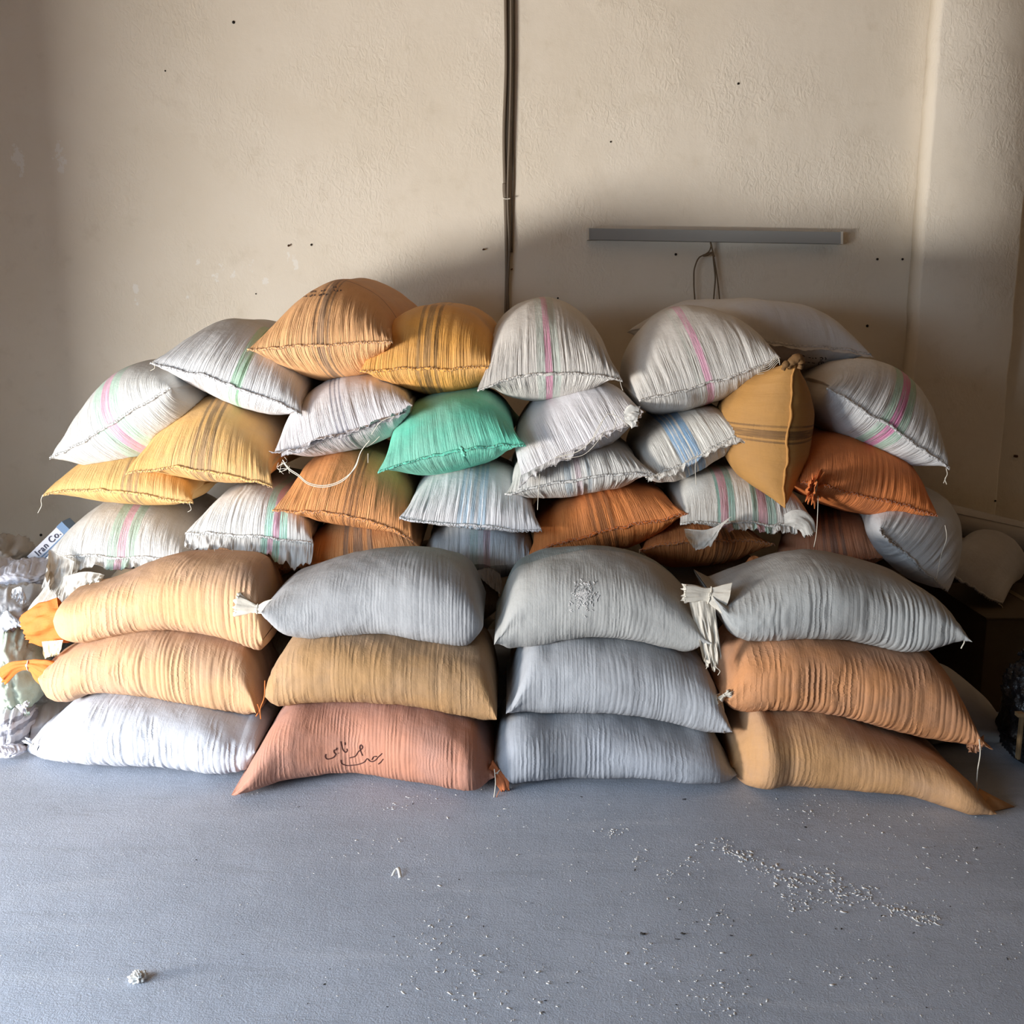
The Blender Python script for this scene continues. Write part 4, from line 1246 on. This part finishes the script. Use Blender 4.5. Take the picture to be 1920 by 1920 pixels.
Ls = lumpy_bag('plastic_bag', 'white bag with slanting grey stripes standing on the floor', 'bag', (22, 1366), 32, 52, 3.42, 0.12, m_bags, 805, 0.007, Gw, p=2.6, floor=True, tilt=-0.18)
neck(Ls, [(40, 1330), (46, 1324), (50, 1318)], [12, 4, 5], 3.36, m_bags, 12, 5, tie=0.5)
lumpy_bag('plastic_bag', 'grey blue film scrap on the floor before the grey striped bag', 'bag', (16, 1408), 30, 6, 3.27, 0.045, m_bagl, 806, 0.003, Gw, floor=True)
lumpy_bag('plastic_bag', 'plain white full bag half hidden behind the white ribbed floor sack', 'bag', (95, 1366), 62, 54, 3.60, 0.2, m_bagw, 807, 0.006, Gw, p=2.8, floor=True)
lumpy_bag('plastic_bag', 'large white bag at the heap edge under the white puffy bag', 'bag', (-30, 1290), 60, 120, 3.62, 0.2, m_bagw, 808, 0.015, Gw, floor=True)
lumpy_bag('plastic_bag', 'large pale bag at the bottom of the heap by the wall', 'bag', (20, 1170), 120, 75, 4.15, 0.28, m_bagw, 809, 0.015, Gw, floor=True)

# printed packet
pk = thing('printed_packet', 'white printed packet with a blue end and dark lettering, standing tilted by the wall', 'packet', P(95, 1020, 4.0))
ang = math.atan2(1035 - 985, 122 - 68)
c0, u_, v_ = P(93, 1016, 4.0), np.array([math.cos(ang), 0, math.sin(ang)]), np.array([-math.sin(ang), 0, math.cos(ang)])
kk = mpp(4.1)
m_pk = plain('packet_white', lin(206, 208, 218), 0.6)
m_pb = plain('packet_blue', lin(110, 138, 172), 0.6)


def slab(name, a0, a1, b0, b1, d0, d1, mat, parent):
    vs = [c0 + u_ * (a * kk) + v_ * (b * kk) + np.array([0, d, 0]) for d in (d0, d1) for a, b in ((a0, b0), (a1, b0), (a1, b1), (a0, b1))]
    return mesh_obj(name, vs, [(0, 1, 2, 3), (7, 6, 5, 4), (0, 4, 5, 1), (1, 5, 6, 2), (2, 6, 7, 3), (3, 7, 4, 0)], mat, parent, smooth=False)


slab('wrapper', -52, 30, -30, 10, 0.0, 0.08, m_pk, pk)
slab('blue_end', 30, 45, -30, 11, 0.001, 0.079, m_pb, pk)
slab('blue_line', -50, 30, -10.5, -8.5, -0.002, 0.01, m_pb, pk)
slab('blue_line', -50, 30, -19, -14, -0.002, 0.01, m_pb, pk)
fc = bpy.data.curves.new('lettering', 'FONT')
fc.body = 'Iran Co.'
fc.size = 17 * kk
fc.extrude = 0.0008
fc.space_character = 1.12
to = bpy.data.objects.new('lettering', fc)
COL.objects.link(to)
bpy.context.view_layer.update()
tm = bpy.data.meshes.new_from_object(to.evaluated_get(bpy.context.evaluated_depsgraph_get()))
bpy.data.objects.remove(to)
tm.materials.clear()
tm.materials.append(plain('packet_ink', lin(60, 62, 84), 0.6))
tp = c0 + u_ * (-36 * kk) + v_ * (-5 * kk) + np.array([0, -0.003, 0])
lo_ = bpy.data.objects.new('lettering', tm)
link(lo_, pk)
lo_.location = Vector(tp) - pk.location
lo_.rotation_euler = (math.pi / 2, -ang, 0)

# ------------------------------------------------------------------ right end: sack on carton, roll, carton, black bag
m_gray2 = sack_mat('cloth_grey_g', lin(186, 182, 178), lin(150, 142, 136), 0.3, (), 75, ga=0.12)
G1 = sack_side('dim grey sack slumped behind the rust orange sack, on the floor', [(1640, 1220), (1745, 1222), (1790, 1258), (1830, 1298), (1862, 1332), (1878, 1356)],
               [(1690, 1396), (1780, 1396), (1876, 1396)], (1722, 1340), (1884, 1366), 3.44, m_gray2, seed=121, floor=True, crown=True, D=0.13, ribs=0.1, rL=0.06, rR=0.05)
G2 = sack_end('dim grey pillow-like sack lying on the dark carton', (1756, 1062), (1878, 1134), 74, 6, 3.83, m_gray2, seed=122, yaw=34, length=0.50, rnd=0.36, gather=0.35, group=None, bw=0.95)
thread(G2, [(1872, 1132), (1878, 1136), (1880, 1140)], 3.81, 0.0015)

rl = thing('paper_roll', 'grey white paper roll lying against the back wall beside the pillar', 'roll', P(1840, 1000, 4.40))
A_, B_ = P(1772, 972, 4.42), P(2060, 1042, 4.36)
ax = (B_ - A_) / np.linalg.norm(B_ - A_)
th = np.linspace(0, 2 * np.pi, 40, endpoint=False)
e1 = np.cross(ax, [0, 0, 1.0]); e1 /= np.linalg.norm(e1)
e2 = np.cross(e1, ax)
circ = np.cos(th)[:, None] * e1 + np.sin(th)[:, None] * e2
R_ = 0.062
V_ = np.stack([A_ + ax * 0.2 + circ * R_ * 0.72, A_ + circ * R_ * 0.75, A_ + circ * R_, A_ + ax * 0.004 + circ * (R_ * 1.02), B_ + circ * R_ * 1.02, B_ + circ * R_ * 0.75])
mesh_obj('tube', V_.reshape(-1, 3), grid_faces(6, 40, True), sack_mat('paper_grey', lin(184, 180, 176), lin(160, 152, 148), 0.4, (), 76), rl, uv=np.zeros((240, 2)))
mesh_obj('loose_edge', np.stack([A_ + ax * 0.004 + circ[4:16] * (R_ * 1.02 + 0.004), A_ + ax * 0.6 + circ[6:18] * (R_ * 1.02 + 0.004)]).reshape(-1, 3), grid_faces(2, 12, False), _mats['paper_grey'], rl, uv=np.zeros((24, 2)))

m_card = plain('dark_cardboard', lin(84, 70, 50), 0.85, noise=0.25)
cz = 0.375
ct = thing('cardboard_carton', 'dark brown cardboard carton standing under the dim pillow-like sack', 'carton', (2.02, 3.9, 0))
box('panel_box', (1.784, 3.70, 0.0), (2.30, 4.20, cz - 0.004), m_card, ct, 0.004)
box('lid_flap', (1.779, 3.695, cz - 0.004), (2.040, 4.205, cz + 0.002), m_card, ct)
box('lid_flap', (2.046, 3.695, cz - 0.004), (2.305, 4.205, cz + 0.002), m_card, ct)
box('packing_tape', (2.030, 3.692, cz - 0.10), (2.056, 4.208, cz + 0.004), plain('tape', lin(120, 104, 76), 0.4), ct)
ct2 = thing('cardboard_carton', 'dark brown carton added to darken the gap under the paper roll', 'carton', (2.05, 4.42, 0))  # added carton: stands in for the shade here and props the roll
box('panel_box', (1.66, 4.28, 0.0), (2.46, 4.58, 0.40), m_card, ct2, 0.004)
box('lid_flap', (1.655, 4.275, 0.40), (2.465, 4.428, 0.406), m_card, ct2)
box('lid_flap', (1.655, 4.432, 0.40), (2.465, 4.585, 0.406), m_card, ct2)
# black plastic covered thing in front of the carton
bk = NT('black_plastic_film')
bk.b.inputs['Base Color'].default_value = lin(26, 26, 28)
bk.b.inputs['Roughness'].default_value = 0.28
gp = bk.n('ShaderNodeNewGeometry').outputs['Position']
bk.l(bk.bump(bk.noise(gp, 26, 4, 0.6, 1.2), 0.6, 0.02), bk.b.inputs['Normal'])
Bk = lumpy_bag('rubbish_bag', 'shiny black plastic bag slumped in front of the dark carton', 'bag', (1950, 1332), 60, 96, 3.26, 0.09, bk.m, 821, 0.015, p=3.0, floor=True)
neck(Bk, [(1930, 1250), (1926, 1236), (1922, 1222)], [18, 6, 14], 3.3, bk.m, 13, 6, tie=0.5)
pl_ = thing('wooden_batten', 'pale wooden batten end leaning beside the black bag', 'batten', PF(1914, 1425))
box('board', P(1908, 1425, 3.12) + np.array([0, 0, 0.0]), P(1922, 1340, 3.12) + np.array([0.0, 0.02, 0]), plain('pale_wood', lin(130, 108, 78), 0.8, noise=0.2), pl_, 0.002)
box('end_strip', P(1908, 1345, 3.12) + np.array([0, -0.002, 0]), P(1922, 1338, 3.12) + np.array([0.0, 0.022, 0]), plain('pale_wood_end', lin(150, 124, 88), 0.8, noise=0.2), pl_, 0.001)

# ------------------------------------------------------------------ wall fittings
m_cab = plain('cable_grey', lin(116, 104, 90), 0.6)
m_cab2 = plain('cable_dark', lin(72, 62, 52), 0.6)
cb = thing('cable_bundle', 'bundle of grey electric cables running down the wall behind the pile', 'cable', P(955, 600, YW - 0.02))
yc_ = YW - 0.022


def cab(pts, y, r, m, nm='cable'):
    top = [(pts[0][0] + (0.0), -330)]
    return tube(nm, px_line(top + pts, y), r, m, cb, 8, 120)


cab([(948, 0), (949, 120), (945, 260), (947, 360), (949, 440), (950, 520), (947, 620), (944, 700)], yc_, 0.0075, m_cab)
cab([(953, 0), (954, 120), (951, 250), (951, 350), (953, 440), (951, 520), (953, 620), (955, 700)], yc_ + 0.006, 0.0065, m_cab2)
cab([(958, 0), (958, 130), (955, 260), (952, 380), (955, 460), (952, 540), (954, 620), (952, 700)], yc_ - 0.003, 0.0058, m_cab)
cab([(964, 0), (964, 130), (962, 260), (962, 340), (961, 370), (960, 470)], YW - 0.006, 0.0050, m_cab)
tube('tape_wrap', px_line([(946, 344), (946, 356), (947, 370)], yc_), 0.0095, m_cab, cb, 10, 12)
tube('cable_tie', px_line([(944, 372), (950, 373), (957, 372)], yc_ - 0.010), 0.003, plain('tie_white', lin(200, 194, 180), 0.6), cb, 6, 10)
box('clip', P(957, 472, YW - 0.012) - np.array([0.012, 0.002, 0.002]), P(957, 472, YW) + np.array([0.012, 0.0, 0.002]), m_cab2, cb)

# lamp batten
lf = thing('lamp_batten', 'long grey lamp batten with white end caps fixed across the wall', 'lamp', P(1340, 441, YW - 0.03))
TLb, TRb, BLb, BRb = P(1104, 428, YW - 0.055), P(1578, 435, YW - 0.055), P(1104, 449, YW - 0.055), P(1578, 457, YW - 0.055)
m_bat = plain('batten_grey', lin(150, 152, 152), 0.5)


def hexa(name, q, y1, mat, parent):
    f = [np.array(p) for p in q]
    b = [np.array([p[0], y1, p[2]]) for p in q]
    return mesh_obj(name, f + b, [(0, 1, 2, 3), (7, 6, 5, 4), (0, 4, 5, 1), (1, 5, 6, 2), (2, 6, 7, 3), (3, 7, 4, 0)], mat, parent, smooth=False)


hexa('housing', (BLb, BRb, TRb, TLb), YW + 0.002, m_bat, lf)
m_cap = plain('cap_white', lin(206, 200, 188), 0.5)
d3 = np.array([0.006, 0, 0])
dy3 = np.array([0, -0.002, 0])
dz3 = np.array([0, 0, 0.002])
hexa('end_cap', (BLb - d3 + dy3 - dz3, BLb + d3 * 0.3 + dy3 - dz3, TLb + d3 * 0.3 + dy3 + dz3, TLb - d3 + dy3 + dz3), YW + 0.002, m_cap, lf)
hexa('end_cap', (BRb - d3 * 0.5 + dy3 - dz3, BRb + d3 + dy3 - dz3, TRb + d3 + dy3 + dz3, TRb - d3 * 0.5 + dy3 + dz3), YW + 0.002, m_cap, lf)
wr = thing('looped_wire', 'thin brown looped wire hanging from the lamp batten down behind the sacks', 'wire', P(1325, 600, YW - 0.02))
m_cord = plain('cord_brown', lin(112, 94, 72), 0.7)
yw_ = YW - 0.03
tube('strand', px_line([(1332, 452), (1333, 462), (1329, 472), (1322, 477), (1312, 482), (1303, 500), (1301, 530), (1303, 570), (1301, 612), (1300, 660)], yw_), 0.0034, m_cord, wr, 6, 80)
tube('strand', px_line([(1332, 455), (1336, 470), (1338, 490), (1341, 520), (1339, 550), (1336, 590), (1337, 660)], yw_ + 0.004), 0.0034, m_cord, wr, 6, 70)
tube('strand', px_line([(1333, 455), (1337, 476), (1343, 510), (1349, 560), (1350, 600), (1350, 660)], yw_ - 0.003), 0.0032, m_cord, wr, 6, 70)
tube('knot', px_line([(1318, 479), (1326, 478), (1334, 474), (1339, 482)], yw_ - 0.004), 0.0052, m_cord, wr, 8, 20)

# screws, nails and plugged holes in the wall, parts of the wall
m_dark = plain('hole_dark', lin(40, 34, 28), 0.9)
m_rust = plain('rusty_screw', lin(86, 58, 40), 0.6)
for px, py, r_, k in ((540, 461, 3.2, 1), (584, 459, 2.6, 0), (905, 468, 3.0, 1), (958, 505, 2.4, 1), (1267, 477, 3.0, 0), (1645, 486, 2.8, 0), (1692, 486, 2.6, 0), (438, 42, 3.4, 0), (1046, 559, 2.2, 0), (1626, 611, 3.2, 0), (1902, 855, 4.5, 1), (480, 551, 1.6, 0),
                       (310, 133, 1.8, 0), (1145, 266, 2.0, 0), (1384, 157, 2.6, 0), (77, 1003, 3.4, 0), (1866, 939, 2.4, 0)):
    yy = YW - PROUD if PX0 < P(px, py, YW)[0] and P(px, py, YW - PROUD)[0] < PX1 else YW
    c = P(px, py, yy)
    rr = 0.78 * r_ * mpp(yy)
    pts = np.array([[c[0], yy + 0.01, c[2]], [c[0], yy - 0.001, c[2]], [c[0], yy - 0.003, c[2]]])
    if k:
        pts = np.array([[c[0], yy + 0.01, c[2]], [c[0] + 0.004, yy - 0.012, c[2]], [c[0] + 0.006, yy - 0.016, c[2] + 0.001]])
    tube('wall_screw' if k else 'wall_hole', pts, rr * (0.7 if k else 1.0), m_rust if k else m_dark, wall_back, 8)

# ------------------------------------------------------------------ litter on the floor
m_flake = plain('white_flake', lin(226, 224, 220), 0.8)
m_crumb = plain('dark_crumb', lin(60, 58, 58), 0.9)


def chips(name, label, cat, spots, mat, seed):
    g = np.random.default_rng(seed)
    vs, fs = [], []
    for px, py, size in spots:
        c = PF(px, py)
        if c[1] > 3.25 or c[1] < 0.9:
            continue
        a = g.uniform(0, 6.28)
        L_, W_ = size * g.uniform(0.4, 1.7), size * g.uniform(0.15, 0.7)
        u, v = np.array([math.cos(a), math.sin(a), 0]), np.array([-math.sin(a), math.cos(a), 0])
        k0 = len(vs)
        lift = g.uniform(0.0, 0.35) * size
        for s in (-1, 0, 1):
            zc = 0.0012 + (lift if s == 0 else g.uniform(0, 0.5) * size)
            b = c + u * (L_ * s) + v * (g.normal(0, 0.2) * size if s else 0) + np.array([0, 0, zc])
            vs += [b + v * W_, b - v * W_, b - v * W_ - [0, 0, 0.001], b + v * W_ - [0, 0, 0.001]]
        for j in range(2):
            o = k0 + j * 4
            for e in range(4):
                fs.append((o + e, o + (e + 1) % 4, o + 4 + (e + 1) % 4, o + 4 + e))
        fs += [(k0 + 3, k0 + 2, k0 + 1, k0), (k0 + 8, k0 + 9, k0 + 10, k0 + 11)]
    return tag(mesh_obj(name, np.array(vs), np.array([f for f in fs]), mat, smooth=False), label, cat, kind='stuff')


g_ = np.random.default_rng(11)
sp = []
band = [(1335, 1583), (1400, 1608), (1450, 1635), (1500, 1650), (1550, 1655), (1590, 1672), (1640, 1690), (1700, 1712), (1750, 1725)]
bw_ = [6, 8, 14, 20, 20, 14, 12, 8, 10]
for i in range(700):
    t = g_.uniform(0, len(band) - 1.001)
    j = int(t)
    f = t - j
    x = band[j][0] * (1 - f) + band[j + 1][0] * f
    y = band[j][1] * (1 - f) + band[j + 1][1] * f
    w_ = bw_[j]
    cl = 0.35 + 0.65 * float(n1(t * 3.1, 5)) + 0.3 * float(n1(t * 9.0, 6))
    if g_.uniform(-0.5, 1) > cl:
        continue
    off_ = 9 * float(n1(t * 2.3, 8))
    sp.append((x + g_.normal(0, 16), y + off_ + g_.normal(0, w_ * 0.75), g_.uniform(0.0014, 0.0054)))
for cx, cy, sx, sy, nn in ((1500, 1690, 35, 12, 70), (1145, 1560, 22, 6, 26), (1250, 1640, 14, 10, 16), (1290, 1615, 12, 8, 10), (1520, 1520, 40, 12, 26), (1620, 1545, 60, 18, 24), (1760, 1600, 40, 22, 20), (1330, 1728, 20, 8, 10), (1190, 1610, 18, 14, 12),
                           (1590, 1830, 25, 14, 12), (1650, 1805, 20, 6, 8), (1350, 1860, 45, 40, 60), (830, 1780, 50, 60, 60), (930, 1850, 60, 50, 60), (780, 1500, 40, 12, 16), (740, 1512, 14, 5, 10), (900, 1560, 60, 30, 16), (690, 1590, 60, 16, 14), (1215, 1800, 40, 60, 26)):
    for i in range(nn):
        sp.append((cx + g_.normal(0, sx), cy + g_.normal(0, sy), g_.uniform(0.001, 0.0040)))
for i in range(420):
    sp.append((g_.uniform(950, 1920), g_.uniform(1500, 1915), g_.uniform(0.0008, 0.0026)))
for i in range(210):
    sp.append((g_.uniform(0, 950), g_.uniform(1470, 1915), g_.uniform(0.0007, 0.0018)))
chips('paper_flakes', 'small white flakes and shavings scattered over the grey floor', 'flakes', sp, m_flake, 3)
sp2 = [(1205, 1752, 0.006), (1280, 1752, 0.005), (1270, 1762, 0.004), (1283, 1500, 0.006), (1346, 1713, 0.005), (1190, 1632, 0.004), (1510, 1552, 0.005), (1090, 1495, 0.004)]
for i in range(70):
    sp2.append((g_.uniform(300, 1920), g_.uniform(1500, 1900), g_.uniform(0.001, 0.0028)))
chips('dark_crumbs', 'tiny dark crumbs scattered on the grey floor', 'crumbs', sp2, m_crumb, 4)
ps = thing('paper_scrap', 'bright white curled paper scrap alone on the bare floor', 'scrap', PF(745, 1637))
c = PF(745, 1637)
q = np.linspace(0, 1, 14)
mid_ = np.stack([c[0] + 0.022 * (q - 0.5), c[1] + 0.03 * np.sin(q * 3.0) - 0.02 - 0.012 * q, 0.003 + 0.010 * np.sin(q * np.pi)], 1)
wv_ = np.array([0.004, 0.004, 0.0])
V_ = np.stack([mid_ - wv_, mid_ + wv_, mid_ + wv_ + [0, 0, 0.001], mid_ - wv_ + [0, 0, 0.001]], 1)
mesh_obj('curl', V_.reshape(-1, 3), grid_faces(14, 4, True), m_flake, ps)
lc = lumpy_bag('lint_clump', 'pale fluffy lint clump on the bare floor', 'lint', (259, 1832), 13, 8, float(PF(259, 1838)[1]), 0.012, m_flake, 831, 0.006, n=24, m=36, floor=True)
